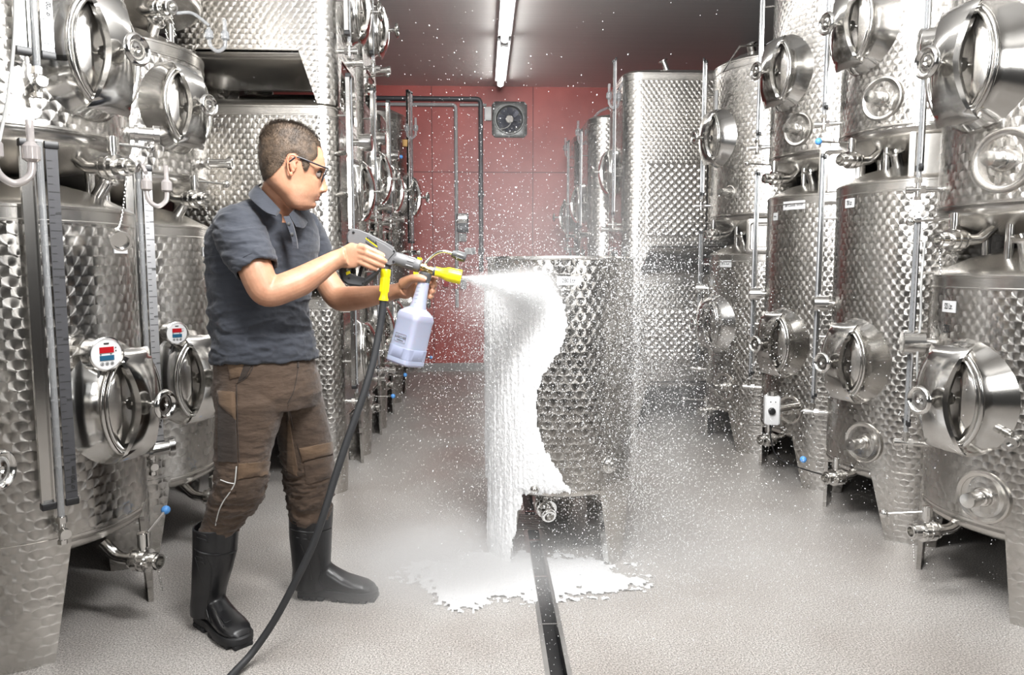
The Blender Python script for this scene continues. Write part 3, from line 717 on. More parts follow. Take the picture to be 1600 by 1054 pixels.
s = Sub(t, C1, 1.51); s.stub(4, 1.80, ln=.13, r=.02); s.valve(-18, 1.62, .45, knob='fitting', rod=(.6, .8, 0), hang=.07); s.label(-2, 2.18, .07, .06, '21')
s.neck(-1.45, 3.4, 2.32, d=(.5, -.5, .6), ln=.08)
m = MB(); c0 = Vector((-1.37, 3.40, 2.16))-t.location; m.lathe(c0, (.6, -.7, .1), [(0, .034), (.025, .036), (.05, .036), (.05, .028), (.03, .026)], 22); m.build('hanging_cap', 'fitting', t)
chain_part(t, Vector((-1.37, 3.36, 2.34))-t.location, .13)
t, B = tank(-1.72, 3.55, C1, 2.52, 3.30, 2.30, 'steel tank on the third level at upper left, only its dark underside and valve showing', group=GL, posts=posts(.27, 2.5))
s = Sub(t, C1, 2.30); s.valve(-30, 2.42, .40, knob='blue', rod=(.9, .35, .22), hang=.09); s.airlock(-1.20, 3.50, 2.33, flip=Vector((.95, .2, 0)), start=(-1.34, 3.4, 2.42), mat='tube')
# --- rectangular stack on the left
def gside(s, f, o_, z0, z1, **k): return s.gauge((f, o_), z0, z1, **k)
def rect_tank(x0, x1, y0, y1, z0, z1, zb, rc, lab, grp, face, hz, gz, valve_y, legs_on=True, legz=None, mat='jewel_small', hoff=0, goff=None, stub_o=None):
    o = Rect((x1-x0)/2, (y1-y0)/2, rc); lg = []
    if legs_on:
        for fx, fy in ((-1, -1), (1, -1), (1, 1), (-1, 1)):
            # corner sheets reaching down to the floor or to the tank below
            q = pi*rc/2; a, b = o.hx-rc, o.hy-rc
            st = {(1, 1): b, (-1, 1): b+q+2*a, (-1, -1): 3*b+2*q+2*a, (1, -1): 3*b+3*q+4*a}[(fx, fy)]
            lg.append((st-.10, st+q+.10, st-.0, st+q+.0))
    t, B = tank((x0+x1)/2, (y0+y1)/2, o, z0, z1, zb, lab, group=grp, mat=mat, bottom=.09, top=.09, n=96)
    for S in lg:
        m = MB(); rows = []
        for f in (0, .3, .7, 1):
            z = (legz or z0+.03)-zb; z = z+(0-z)*f; s0 = S[0]+(S[2]-S[0])*f; s1 = S[1]+(S[3]-S[1])*f
            rows.append([o.at(s0+(s1-s0)*i/14, .004)[0]+Vector((0, 0, z)) for i in range(15)]+[o.at(s0+(s1-s0)*i/14, -.014)[0]+Vector((0, 0, z)) for i in reversed(range(15))])
        m.loft(rows)
        leg_uv(m, S)
        m.build('leg', mat, t)
    s = Sub(t, o, zb)
    if hz: hatch(t, T_(0, 0, -zb) @ hatch_frame(o, (face, hoff), hz), .95, True)
    if gz: gside(s, face, goff if goff is not None else (-(y1-y0)*.30 if face == 0 else (y1-y0)*.30), gz[0], gz[1], off=.06)
    return t, s
XS = -.81
rect_tank(-1.75, XS, 4.20, 4.98, .42, 1.13, 0, .10, 'rectangular steel tank on the floor right behind the man, below two others', GL, 0, .78, (.62, 1.20), 0, hoff=.10, goff=-.26)
t, s = rect_tank(-1.75, XS, 4.20, 4.98, 1.40, 2.20, 1.13, .10, 'rectangular steel tank behind the head of the man, middle one of three', GL, 0, 1.78, (1.52, 2.38), 0, hoff=.10, goff=-.26)
s.stub((0, .30), 1.95, ln=.09); s.stub((0, -.33), 1.72, ln=.05, r=.01); s.stub((0, -.33), 1.95, ln=.05, r=.01)
m = MB(); m.M = hatch_frame(s.ol, (0, .10), 2.08-1.13); m.lathe((0, 0, 0), (1, 0, 0), [(0, .02), (.05, .02), (.05, .052), (.12, .052), (.125, .046), (.126, 0)], 26); m.build('thermometer', 'fitting', t)
t, s = rect_tank(-1.75, XS, 4.20, 4.98, 2.48, 3.30, 2.21, .10, 'rectangular steel tank reaching the ceiling above the head of the man, shining brightly', GL, 0, 2.86, (2.62, 3.3), 0, hoff=.10, goff=-.26)
s.stub((0, .12), 2.56, ln=.08)
# T5, T6
for (y0, y1, z0, z1, zb, hz, gz, lab, xs) in (
    (5.06, 5.80, .42, 1.40, 0, .84, (.62, 1.5), 'narrow looking steel tank on the floor, third from the red wall on the left', -.80),
    (5.06, 5.80, 1.66, 2.42, 1.40, 1.95, (1.75, 2.5), 'steel tank in the middle of the left stack third from the red wall', -.80),
    (5.06, 5.80, 2.66, 3.35, 2.42, 3.0, (2.75, 3.3), 'steel tank touching the ceiling in the left stack third from the red wall', -.80),
    (5.90, 6.62, .45, 1.40, 0, .84, (.62, 1.5), 'steel tank on the floor, second from the red wall on the left', -.80),
    (5.90, 6.62, 1.62, 2.50, 1.40, 1.95, (1.75, 2.6), 'upper steel tank of the left stack second from the red wall', -.80)):
    t, s = rect_tank(-1.75, xs, y0, y1, z0, z1, zb, .09, lab, GL, 0, hz, gz, 0, hoff=.06, goff=-.25)
    s.stub((0, .22), z0+.10, ln=.12, r=.022)
    s.valve(-20, z0-.12, .42, c=Vector((s.ol.hx-.4, 0, 0)), rod=(.9, -.2, .05), knob='blue' if zb == 0 else 'fitting', d=Vector((.9, -.2, 0)), hang=.06 if zb == 0 else None)
    if zb == 0: s.thermo((0, -.02), 1.13)
    else:
        m = MB(); m.M = hatch_frame(s.ol, (0, .02), hz+.28-zb); m.lathe((0, 0, 0), (1, 0, 0), [(0, .02), (.04, .02), (.04, .045), (.10, .045), (.104, .04), (.105, 0)], 24); m.build('thermometer', 'fitting', t)
o = Round(.42)
t, B = tank(-1.15, 7.35, o, .45, 2.74, 0, 'tall round steel tank on the left standing closest to the red wall', group=GL, legs=legs4((-45, 45, 135, 225), .5, 40, 20), hatches=[(-8, 1.98), (-8, .95)], mat='jewel_small')
s = Sub(t, o, 0); s.gauge(-20, 1.55, 2.95); s.gauge(10, .7, 1.4); s.stub(20, 1.45, ln=.12, r=.022); s.valve(-15, .33, .5, knob='blue', rod=(.9, -.2, .1)); s.valve(-55, 2.2, .52, knob='blue', rod=(.6, -.6, .1), d=Vector((.3, -1, 0)))
s.airlock(-.66, 7.0, 2.55, flip=Vector((.9, -.2, 0)), s=1.3, mat='tube')
m = MB(); m.M = T_(1.15, -7.35, 0); 
for q in ((-1.05, 6.88, 2.42), (-.72, 7.0, 2.45)): m.lathe(q, (0, 0, 1), [(-.03, .022), (.03, .028)], 14)
m.build('cork', 'cork', t)
# --- right row
r0 = Round(.43); rr = Round(.42)
RL = lambda zt: [(213, 262, 225, 254, zt), (128, 160, 134, 152, zt), (20, 60, 30, 50, zt), (300, 335, 310, 326, zt)]
t, B = tank(2.27, 2.83, r0, .33, 1.285, 0, 'nearest steel tank on the right floor, labelled 525 Ltr., with a big oval hatch', group=GR_, mat='jewel_small',
            legs=[(217, 268, 222, 262, .36), (128, 160, 134, 152, .36), (20, 60, 30, 50, .36)], hatches=[(193, .815, 1.04)])
s = Sub(t, r0, 0); s.gauge(157, .66, 1.50); s.well(206, .45, r=.10); s.label(179, 1.16, .085, .045, '525 Ltr.'); s.label(178, 1.07, .05, .04, '28', bare=True, size=.045)
s.valve(186, .27, .52, knob='fitting', rod=(-1, .12, -.08), hang=.09, hdir=(0, 0, 1)); s.stub(219, .685, ln=.06, r=.016)
s.neck(2.02, 2.66, 1.335, d=(-.35, -.2, .9), ln=.10, r=.030)
m = MB(); m.M = hatch_frame(r0, 160, 1.00); m.lathe((0, 0, 0), (1, 0, 0), [(-.02, .02), (.03, .02), (.03, .052), (.11, .052), (.114, .047), (.114, 0)], 26); m.build('thermometer', 'fitting', t)
m = MB(); m.M = hatch_frame(r0, 162, 0); m.tube([(.05, 0, 1.42), (.06, .02, 1.25), (.05, 0, 1.1), (.06, .02, .95), (.05, .0, .85)], .0045, 8, sm=6); m.build('cable', 'grey_cable', t)
t, B = tank(2.27, 2.83, r0, 1.54, 2.85, 1.29, 'steel tank with the big oval hatch at the top right corner of the picture', group=GR_, posts=posts(.30, 1.52), hatches=[(190, 2.06, 1.12)])
s = Sub(t, r0, 1.29); s.gauge(155, 1.73, 2.7); s.well(206, 1.70, r=.115); s.valve(184, 1.42, .46, knob='fitting', rod=(-1, .1, -.06), hang=.10)
m = MB(); m.M = hatch_frame(r0, 158, 2.22-1.29); m.lathe((0, 0, 0), (1, 0, 0), [(-.02, .02), (.03, .02), (.03, .058), (.10, .058), (.104, .052), (.104, 0)], 26); m.build('thermometer', 'fitting', t)
m = MB(); hp = Vector((2.0, 2.53, 1.39))-t.location; m.lathe(hp, (1, .2, 0), [(-.05, .02), (-.04, .03), (.1, .03), (.11, .02)], 18); m.build('wooden_plug', 'wood', t)
# box shaped panels between tiers
def recess_panel(par, x, y, z, W, H, yaw, lab='access_panel'):
    p = Vector((x, y, z))-par.location; M = T_(*p) @ Matrix.Rotation(yaw, 4, 'Z')
    m = MB(); m.M = M
    def rr_(w_, h_, xx, r_=.02):
        out = []
        for cx_, cz_, a0 in ((1, 1, 0), (-1, 1, 90), (-1, -1, 180), (1, -1, 270)):
            for k in range(6): a = R(a0+18*k); out.append((xx, cx_*(w_/2-r_)+r_*cos(a), cz_*(h_/2-r_)+r_*sin(a)))
        return out
    m.loft([rr_(W, H, -.02), rr_(W, H, 0, .02), rr_(W-.02, H-.02, .004), rr_(W-.05, H-.05, .004), rr_(W-.06, H-.06, -.012), rr_(W-.09, H-.09, -.014), rr_(W-.1, H-.1, -.006)])
    return m.build(lab, 'steel', par)
RT = []
for (x, y, ol, z0, z1, zt0, zt1, lab1, lab2) in (
    (2.24, 3.68, rr, .31, 1.72, 1.955, 3.2, 'second steel tank on the right floor, labelled 750 Ltr., with a steel valve in front', 'steel tank above the one labelled 750 Ltr., its hatch cut by the picture edge'),
    (2.20, 4.52, rr, .32, 1.735, 1.965, 3.2, 'third steel tank on the right floor, with a white control box and long label', 'steel tank stacked in the third right column, with a round flange low on its front'),
    (2.10, 5.38, rr, .30, 1.40, 1.665, 2.73, 'fourth steel tank on the right floor, beside the rectangular stack, in the drops', 'steel tank with a domed shoulder stacked beside the rectangular tanks on the right')):
    i = len(RT)
    t, B = tank(x, y, ol, z0, z1, 0, lab1, group=GR_, mat='jewel_small', legs=RL(z0+.03), hatches=[((197, 200, 194)[i], (.85, .855, .90)[i], .98)])
    s = Sub(t, ol, 0); s.gauge(153, .62, z1+.17); 
    if i != 1: s.well(207, .455, r=.10)
    else: s.well(211, .46, r=.085)
    s.neck(x-.22, y-.12, z1+.055, d=(-.35, -.25, .9), ln=.10, r=.026)
    s.valve((196, 200, 196)[i], .265, .50, knob=('blue', 'fitting', 'fitting')[i], rod=(-1, .05, .06), hang=None)
    m = MB(); m.M = hatch_frame(ol, 160, (1.12, 1.14, 1.15)[i]); m.lathe((0, 0, 0), (1, 0, 0), [(-.02, .02), (.02, .02), (.02, .042), (.09, .042), (.094, .037), (.094, 0)], 24); m.build('thermometer', 'fitting', t)
    lo = t
    if i == 0: s.label(186, 1.63, .075, .045, '750 Ltr.')
    if i == 1: s.label(208, 1.675, .155, .050, '28 Comb WPP', size=.022); s.label(187, 1.618, .05, .045, '750 Ltr.', size=.013)
    if i == 2: s.label(206, 1.335, .11, .05, '28  w. Gaye', size=.02); s.label(182, 1.2, .05, .04, '')
    t, B = tank(x, y, ol, zt0, zt1, z1+.005, lab2, group=GR_, mat='jewel_small' , posts=posts(.29, zt0-.02), hatches=[((192, 194, 190)[i], (2.46, 2.45, 2.225)[i], (1.02, 1, .95)[i])])
    s = Sub(t, ol, z1+.005); s.gauge(155, zt0+.20, zt1+(.0 if i < 2 else .1)); s.well(209, (2.10, 2.11, 1.83)[i], r=(.10, .095, .05)[i])
    s.valve((190, 188, 190)[i], zt0-.12, .45, knob=('blue', 'fitting', 'fitting')[i], rod=(-1, 0, .05), hang=.08 if i == 1 else None)
    if i == 2:
        s.neck(x-.2, y-.12, zt1+.04, d=(-.3, -.2, .9), ln=.1, r=.03)
        m = MB(); m.M = T_(*(-t.location)); m.tube([(1.62, 5.05, 2.62), (1.72, 5.02, 2.78), (1.95, 5.12, 2.82)], .006, 6); m.build('guide_rod', 'fitting', t)
        s.label(182, 2.50, .05, .14, '')
    if i == 1: s.label(182, 3.0, .06, .07, ''); 
    RT.append((lo, t, ol))
pa = atY(1440, 222, 3.0); recess_panel(RT[0][1], 2.07, 3.33, 1.80, .24, .34, R(-118), 'access_panel')
recess_panel(RT[1][1], 2.02, 4.14, 1.83, .24, .33, R(-118), 'access_panel')
recess_panel(RT[2][1], 1.93, 4.98, 1.52, .27, .24, R(-118), 'access_panel')
# control box on the third floor tank
p = atY(1206, 640, 4.12)-RT[1][0].location; m = MB(); m.M = T_(*p) @ Matrix.Rotation(R(-14), 4, 'Z')
m.box((0, 0, 0), (.085, .07, .165), .008); cb = m.build('control_box', 'white', RT[1][0])
m = MB(); m.M = T_(*p) @ Matrix.Rotation(R(-14), 4, 'Z'); m.lathe((-.005, -.033, 0), (0, -1, 0), [(0, .02), (.018, .02), (.02, .016), (.021, 0)], 20); m.box((-.005, -.055, 0), (.006, .004, .034)); m.build('dial', 'black', cb)
m = MB(); m.M = T_(*p) @ Matrix.Rotation(R(-14), 4, 'Z')
for a in (-.012, .014): m.cyl((a, -.034, .052), (a, -.037, .052), .0035, n=8)
m.build('screws', 'ink', cb)
m = MB(); m.M = T_(*p) @ Matrix.Rotation(R(-14), 4, 'Z'); m.cyl((0, 0, .08), (0, 0, .11), .026, n=20); m.cyl((.03, .02, 0), (.16, .10, .01), .022, n=16); m.build('mount', 'fitting', cb)
m = MB(); m.M = T_(*p) @ Matrix.Rotation(R(-14), 4, 'Z'); m.cyl((0, 0, -.08), (0, 0, -.10), .010); m.tube([(0, 0, -.1), (0, 0, -.17), (.05, -.02, -.28), (.25, .02, -.36), (.4, .1, -.40)], .004, 6, sm=6); m.build('cable', 'black', cb)
# --- rectangular tanks on the right
def dimple_panel(par, o, z0, z1, S0, S1, zb):
    """cooling jacket: pillowed sheet with rows of small round dimples"""
    m = MB(); nu, nv = 84, 132; L_ = S1-S0; H = z1-z0; V = []
    for j in range(nv+1):
        for i in range(nu+1):
            u_, v_ = L_*i/nu, H*j/nv; px_, pz_ = .062, .062
            jj = v_/pz_; ii = u_/px_
            best = 9
            for rj in (math.floor(jj*2)/2, math.floor(jj*2)/2+.5):
                off_ = .5*(round(rj*2) % 2); ci = round(ii-off_)+off_
                best = min(best, math.hypot((ii-ci)*px_, (jj-rj)*pz_))
            edge = min(1, u_/.02, (L_-u_)/.02, v_/.02, (H-v_)/.02)
            d = .001+edge*.010*(1-math.exp(-(best/.013)**2))
            V.append(o.at(S0+u_, d)[0]+Vector((0, 0, z0+v_-zb)))
    m.add(V, [(j*(nu+1)+i, j*(nu+1)+i+1, (j+1)*(nu+1)+i+1, (j+1)*(nu+1)+i) for j in range(nv) for i in range(nu)])
    return m.build('cooling_jacket', 'steel', par, sharp=0)
XR4 = 1.12
for z0, z1, zb, hz, gz, lab, jk in ((1.465, 2.83, 1.245, 2.11, (1.75, 2.95), 'tall rectangular steel tank with a dimpled panel, upper one of the right stack', (1.55, 2.13)),
                                    (.37, 1.245, 0, None, None, 'rectangular steel tank on the floor behind the spray, under the tall dimpled one', (.55, .97))):
    t, s = rect_tank(XR4, 2.28, 5.90, 6.72, z0, z1, zb, .13, lab, GR_, 180, hz, gz, 0, hoff=.0, goff=.27, legz=z0+.03)
    o = s.ol; st = o.S((270, 0))
    dimple_panel(t, o, jk[0], jk[1], st-.40, st+.10, zb)
    if zb: s.neck(1.5, 6.1, 2.89, d=(-.4, 0, .9), ln=.09, r=.024); s.airlock(1.05, 6.0, 2.63, flip=Vector((-.9, -.2, 0)), s=1.3, mat='tube', start=(1.2, 6.05, 2.84)); s.stub((180, .2), 1.62, ln=.15, r=.02)
for (x0, y0, y1, z0, z1, zb, hz, gz, lab) in (
    (1.00, 7.00, 7.72, 1.50, 2.70, 1.25, 1.93, (1.7, 2.6), 'upper steel tank on the right, second from the red wall'),
    (1.00, 7.00, 7.72, .40, 1.25, 0, .80, None, 'steel tank on the floor right of the small tank, second from the red wall'),
    (.985, 7.95, 8.65, 1.52, 2.70, 1.27, 1.86, (1.6, 2.65), 'upper steel tank on the right nearest to the red wall'),
    (.985, 7.95, 8.65, .40, 1.27, 0, .80, None, 'steel tank on the floor on the right nearest to the red wall')):
    t, s = rect_tank(x0, 2.1, y0, y1, z0, z1, zb, .16, lab, GR_, 180, hz, gz, 0, hoff=-.02, goff=.2)
    s.stub((180, .28), z0+.12, ln=.13, r=.02)
    if zb:
        s.neck(x0+.25, y0+.15, z1+.05, d=(-.4, -.3, .9), ln=.08, r=.026); s.neck(x0+.5, y0+.15, z1+.05, d=(-.5, 0, .9), ln=.08, r=.022)
        s.airlock(x0-.03, y0+.25, z1-.14, flip=Vector((-.9, -.2, 0)), s=1.5, mat='tube', start=(x0+.2, y0+.15, z1+.12))
# ------------------------------------------------------------------ small tank in the middle
oc = Round(.335); CX, CY = .355, 3.40
t = empty('open_tank', (CX, CY, 0), 'open round steel tank in the middle, labelled 280 Ltr., half covered in foam', 'tank'); ct = t
n = 96; us = [oc.per*i/n for i in range(n+1)]
m = MB(); zs = [.345, .6, 1.0, 1.352]
m.loft([[oc.at(oc.per*i/n)[0]+Vector((0, 0, z)) for i in range(n)] for z in zs], caps=(False, False), uv=(us, zs)); m.build('shell', 'jewel', t)
m = MB(); m.loft([[oc.at(oc.per*i/n, d)[0]+Vector((0, 0, z)) for i in range(n)] for d, z in ((-.004, 1.352), (-.004, .36))], caps=(False, False)); m.build('inner_wall', 'steel', t)
m = MB(); rw = [(.0, 1.344), (.006, 1.346), (.010, 1.353), (.006, 1.361), (-.003, 1.361), (-.005, 1.352)]
m.loft([[oc.at(oc.per*i/n, d)[0]+Vector((0, 0, z)) for i in range(n)] for d, z in rw+rw[:1]], caps=(False, False)); m.build('rim', 'polish', t)
m = MB(); m.loft([[oc.at(oc.per*i/n)[0]*k+Vector((0, 0, z)) for i in range(n)] for k, z in ((1.0, .36), (1.004, .35), (.995, .335), (.96, .325), (.6, .30), (.3, .255), (.02, .25))], caps=(False, True)); m.build('bottom', 'steel', t)
for (a0, a1, b0, b1) in ((190, 237, 197, 222), (296, 335, 306, 322), (40, 62, 45, 56), (130, 150, 136, 146)):
    m = MB(); rows = []; S = [oc.S(q) for q in (a0, a1, b0, b1)]
    for f in (0, .5, 1):
        z = .37*(1-f); s0 = S[0]+(S[2]-S[0])*f; s1 = S[1]+(S[3]-S[1])*f
        rows.append([oc.at(s0+(s1-s0)*i/8, .004)[0]+Vector((0, 0, z)) for i in range(9)]+[oc.at(s0+(s1-s0)*i/8, -.012)[0]+Vector((0, 0, z)) for i in reversed(range(9))])
    m.loft(rows); lg = m.build('leg', 'steel', t)
    m = MB(); lp = []
    for f in (0, .5, 1):
        p_, n_ = oc.at(S[0]+(S[2]-S[0])*f, 0); tt = Vector((-n_.y, n_.x, 0)); q = p_+Vector((0, 0, .35*(1-f)+.001)); lp.append([q-tt*.003+n_*.006, q+tt*.010+n_*.008, q+tt*.010-n_*.03, q-tt*.003-n_*.03])
    m.loft(lp); m.build('folded_edge', 'polish', lg)
s = Sub(t, oc, 0)
m = MB(); m.M = hatch_frame(oc, 305, .458); m.lathe((-.01, 0, 0), (1, 0, 0), [(0, .040), (.014, .040), (.016, .036), (.016, .028), (.030, .027), (.032, .018), (.042, .017), (.043, 0)], 28); m.build('drain_plug', 'fitting', t)
s.label(270.5, 1.258, .100, .036, '280 Ltr.')
p = atY(853, 792, 3.18)-t.location
valve(t, p, Vector((.15, -.95, -.35)), elbow_from=(-.02, -.05, .24), rod=(-.3, -.8, .2), knob='fitting', sc=1.1)
p = atY(870, 815, 3.75); b_ = empty('floor_sump', (p.x, 3.78, 0), 'rounded steel outlet pot under the small tank beside the floor grate', 'outlet')
m = MB(); m.lathe((0, 0, 0), (0, 0, 1), [(0, .08), (.01, .085), (.03, .085), (.14, .10), (.17, .10), (.18, .09)], 28); m.build('pot', 'steel', b_)
m = MB(); m.lathe((0, 0, .18), (0, 0, 1), [(0, .104), (.012, .104), (.016, .02), (.03, .018), (.034, 0)], 28); m.build('cover', 'fitting', b_)
# ------------------------------------------------------------------ the man
def skinmat():
    m, nt, b = nodemat('skin'); q = NT(nt); tc = q.n('ShaderNodeTexCoord').outputs['Object']
    at = q.n('ShaderNodeAttribute', attribute_name='tint').outputs['Color']
    nz = q.noise(tc, 26, 5, .6)
    base = q.ramp(nz, [(.3, (.40, .195, .115, 1)), (.7, (.50, .265, .165, 1))])
    mx = q.n('ShaderNodeMix', data_type='RGBA', blend_type='MULTIPLY'); mx.inputs[0].default_value = 1
    q.put(mx.inputs[6], base); q.put(mx.inputs[7], at); q.put(b.inputs['Base Color'], mx.outputs[2])
    b.inputs['Roughness'].default_value = .48; b.inputs['Subsurface Weight'].default_value = .12; b.inputs['Subsurface Radius'].default_value = (.012, .005, .003)
    q.put(b.inputs['Normal'], q.bump(q.noise(tc, 130, 4), .22, .002)); return m
def cloth(name, c, scale=900, wr=.3, vary=.12):
    m, nt, b = nodemat(name); q = NT(nt); tc = q.n('ShaderNodeTexCoord').outputs['Object']
    q.put(b.inputs['Base Color'], q.ramp(q.noise(tc, 9, 4), [(.3, tuple(x*(1-vary) for x in c)+(1,)), (.7, tuple(x*(1+vary) for x in c)+(1,))]))
    b.inputs['Roughness'].default_value = .85; b.inputs['Sheen Weight'].default_value = .15
    mp = q.n('ShaderNodeMapping'); q.put(mp.inputs[0], tc); mp.inputs[3].default_value = (1, 1, 2.6)
    h = q.m('ADD', q.m('MULTIPLY', q.noise(tc, scale, 1), .05), q.noise(mp.outputs[0], 13, 3))
    q.put(b.inputs['Normal'], q.bump(h, wr, .02)); return m
MAT['skin'] = skinmat()
MAT['shirt'] = cloth('slate_blue_pique', (.030, .034, .045))
MAT['shirt_seam'] = plain('dark_shirt_seam', (.015, .017, .024), 0, .9)
MAT['trouser'] = cloth('brown_work_cloth', (.066, .041, .026), 700, .55)
MAT['trouser_light'] = cloth('lighter_brown_cloth', (.105, .064, .036), 700, .4)
MAT['trouser_dark'] = cloth('dark_brown_cloth', (.028, .019, .014), 700, .4)
MAT['piping'] = plain('silver_piping', (.6, .6, .58), 0, .5)
MAT['rubber'] = plain('black_rubber', (.008, .008, .009), 0, .33, bump=(35, .15, .004))
MAT['sole'] = plain('rubber_sole', (.010, .010, .011), 0, .6)
MAT['hair'] = plain('brown_hair', (.075, .050, .032), 0, .6, bump=(260, .6, .003), vary=.55, vscale=45)
MAT['hair_top'] = plain('dark_brown_hair', (.034, .022, .014), 0, .55, vary=.4, vscale=60)
MAT['frame'] = plain('dark_spectacle_frame', (.012, .013, .018), 0, .3)
MAT['lens'] = plain('spectacle_lens', (.9, .95, 1), 0, .03, IOR=1.3, Alpha=.10)
MAT['gun'] = plain('grey_gun_plastic', (.135, .135, .138), 0, .45, bump=(200, .05, .001))
MAT['gun_dark'] = plain('dark_gun_plastic', (.06, .061, .064), 0, .42)
MAT['yellow'] = plain('yellow_plastic', (.90, .76, .010), 0, .35)
MAT['brass'] = plain('brass', (.60, .46, .20), 1, .25)
MAT['bottle'] = plain('milky_plastic', (.42, .45, .58), 0, .38, Transmission_Weight=.12, Subsurface_Weight=.3)
MAT['liquid'] = plain('foam_liquid', (.33, .36, .49), 0, .35)
MAT['hose'] = plain('black_hose', (.025, .026, .028), 0, .55, bump=(300, .3, .001))

def ringh(xl, xr, y, Y, asp=1.0, yaw=0, n=40, ex=2.2):
    """level ring whose left and right ends are seen at xl and xr; asp = fore-aft / lateral ratio, yaw = facing"""
    a, b = atY(xl, y, Y), atY(xr, y, Y); c = (a+b)/2; w_ = (b-a).length/2
    f = Vector((cos(yaw), sin(yaw), 0)); l = Vector((-sin(yaw), cos(yaw), 0))
    k = w_/sqrt((asp*cos(yaw))**2+sin(yaw)**2); A, D = k, k*asp
    return [c+f*(D*(abs(cos(t))**(2/ex))*(1 if cos(t) > 0 else -1))+l*(A*(abs(sin(t))**(2/ex))*(1 if sin(t) > 0 else -1)) for t in (2*pi*i/n for i in range(n))]
def limb(m, pts, n=20, flat=1.0, k=5):
    """pts: (px, py, Y, radius in photo pixels)"""
    P = [atY(x, y, Y) for x, y, Y, r in pts]; r = [p[3]*p[2]/FPX for p in pts]
    S = smooth([Vector((p.x, p.y, p.z)) for p in P], k); Rr_ = [v.x for v in smooth([Vector((q, 0, 0)) for q in r], k)]
    m.tube(S, lambda t: Rr_[min(len(Rr_)-1, int(round(t*(len(Rr_)-1))))], n)
def blob(m, c, r, sc=(1, 1, 1), n=16):
    M0 = m.M; m.M = M0 @ T_(*c) @ Matrix.Diagonal((*sc, 1)); m.ball((0, 0, 0), r, n); m.M = M0
def remesh(mb, name, mat, voxel, sm=3, fac=.5, parent=None):
    me = bpy.data.meshes.new(name); me.from_pydata(mb.v, [], mb.f); me.update()
    bm = bmesh.new(); bm.from_mesh(me); bmesh.ops.remove_doubles(bm, verts=bm.verts, dist=1e-6); bmesh.ops.recalc_face_normals(bm, faces=bm.faces); bm.to_mesh(me); bm.free()
    o = bpy.data.objects.new(name, me); COL.objects.link(o)
    r = o.modifiers.new('r', 'REMESH'); r.mode = 'VOXEL'; r.voxel_size = voxel
    if sm: s_ = o.modifiers.new('s', 'SMOOTH'); s_.factor = fac; s_.iterations = sm
    dg = bpy.context.evaluated_depsgraph_get(); me2 = bpy.data.meshes.new_from_object(o.evaluated_get(dg)); me2.name = name
    o.modifiers.clear(); o.data = me2; bpy.data.meshes.remove(me)
    me2.materials.clear(); me2.materials.append(MAT[mat]); me2.polygons.foreach_set('use_smooth', [True]*len(me2.polygons))
    o.parent = parent; return o
def reloc(o, parent):
    o.data.transform(T_(*(-parent.location))); o.parent = parent
    for c in o.children: c.data.transform(T_(*(-parent.location)))
PL = atZ(430, 965, 0); PL.z = 0
man = empty('person', PL, 'man in dark polo shirt, brown work trousers and black rubber boots aiming a spray gun', 'person')
YAW0 = R(-45)
HY = 2.50; HW = HY/FPX; HA = R(16.5); KX = .955
# ---- body
b = MB()
rows = [(199, 437, 452, .016), (201, 429, 464, .040), (205, 421, 475, .056), (212, 415.5, 486, .068), (222, 411, 496, .075), (234, 408.3, 503.5, .079), (246, 408, 507, .080), (256, 409, 508.2, .079),
        (263, 410, 508.6, .0775), (268, 411, 506, .0765), (274, 412.5, 503.3, .075), (282, 415, 501.5, .0725), (290, 420, 500.3, .070), (297, 427, 499.4, .068), (303, 433, 498.6, .065), (307, 438, 496.4, .063), (312, 442, 492.8, .060), (317, 446, 490.8, .057), (322, 450, 489.2, .051), (326, 456, 484, .040), (328, 462, 478, .022)]
def hp(px, py, lat): 
    """point of the head seen at px, py in the middle plane, moved sideways by lat (towards the camera is negative)"""
    a_ = HA; d0 = (px-455)*HW*KX; cc = atY(455, py, HY)
    return cc+Vector((d0*cos(a_)-lat*sin(a_), d0*sin(a_)+lat*cos(a_), 0))
def hring(y, xb, xf, w_, n=48):
    c = hp((xb+xf)/2, y, 0); a = (xf-xb)/2*HW*KX; out = []; jaw = max(0, min(1, (y-262)/45))
    for i in range(n):
        t = 2*pi*i/n; ct, st_ = cos(t), sin(t)
        k = .10+.26*jaw; ex = 2.15
        x = a*(abs(ct)**(2/ex))*(1 if ct > 0 else -1); yy = w_*(abs(st_)**(2/ex))*(1 if st_ > 0 else -1)*(1-k*ct)
        p = Vector((x, yy, 0))
        if 255 < y < 285:
            s_ = math.exp(-((y-271)/6.5)**2)*math.exp(-((abs(yy)-.036)/.016)**2)*(1 if ct > .2 else 0); p.x -= .014*s_
        if 276 < y < 302: s_ = math.exp(-((y-287)/8)**2)*math.exp(-((abs(yy)-.045)/.018)**2)*(1 if ct > .1 else 0); p.x += .003*s_
        a_ = HA; out.append(c+Vector((p.x*cos(a_)-p.y*sin(a_), p.x*sin(a_)+p.y*cos(a_), 0)))
    return out
b.loft([hring(*r) for r in rows])
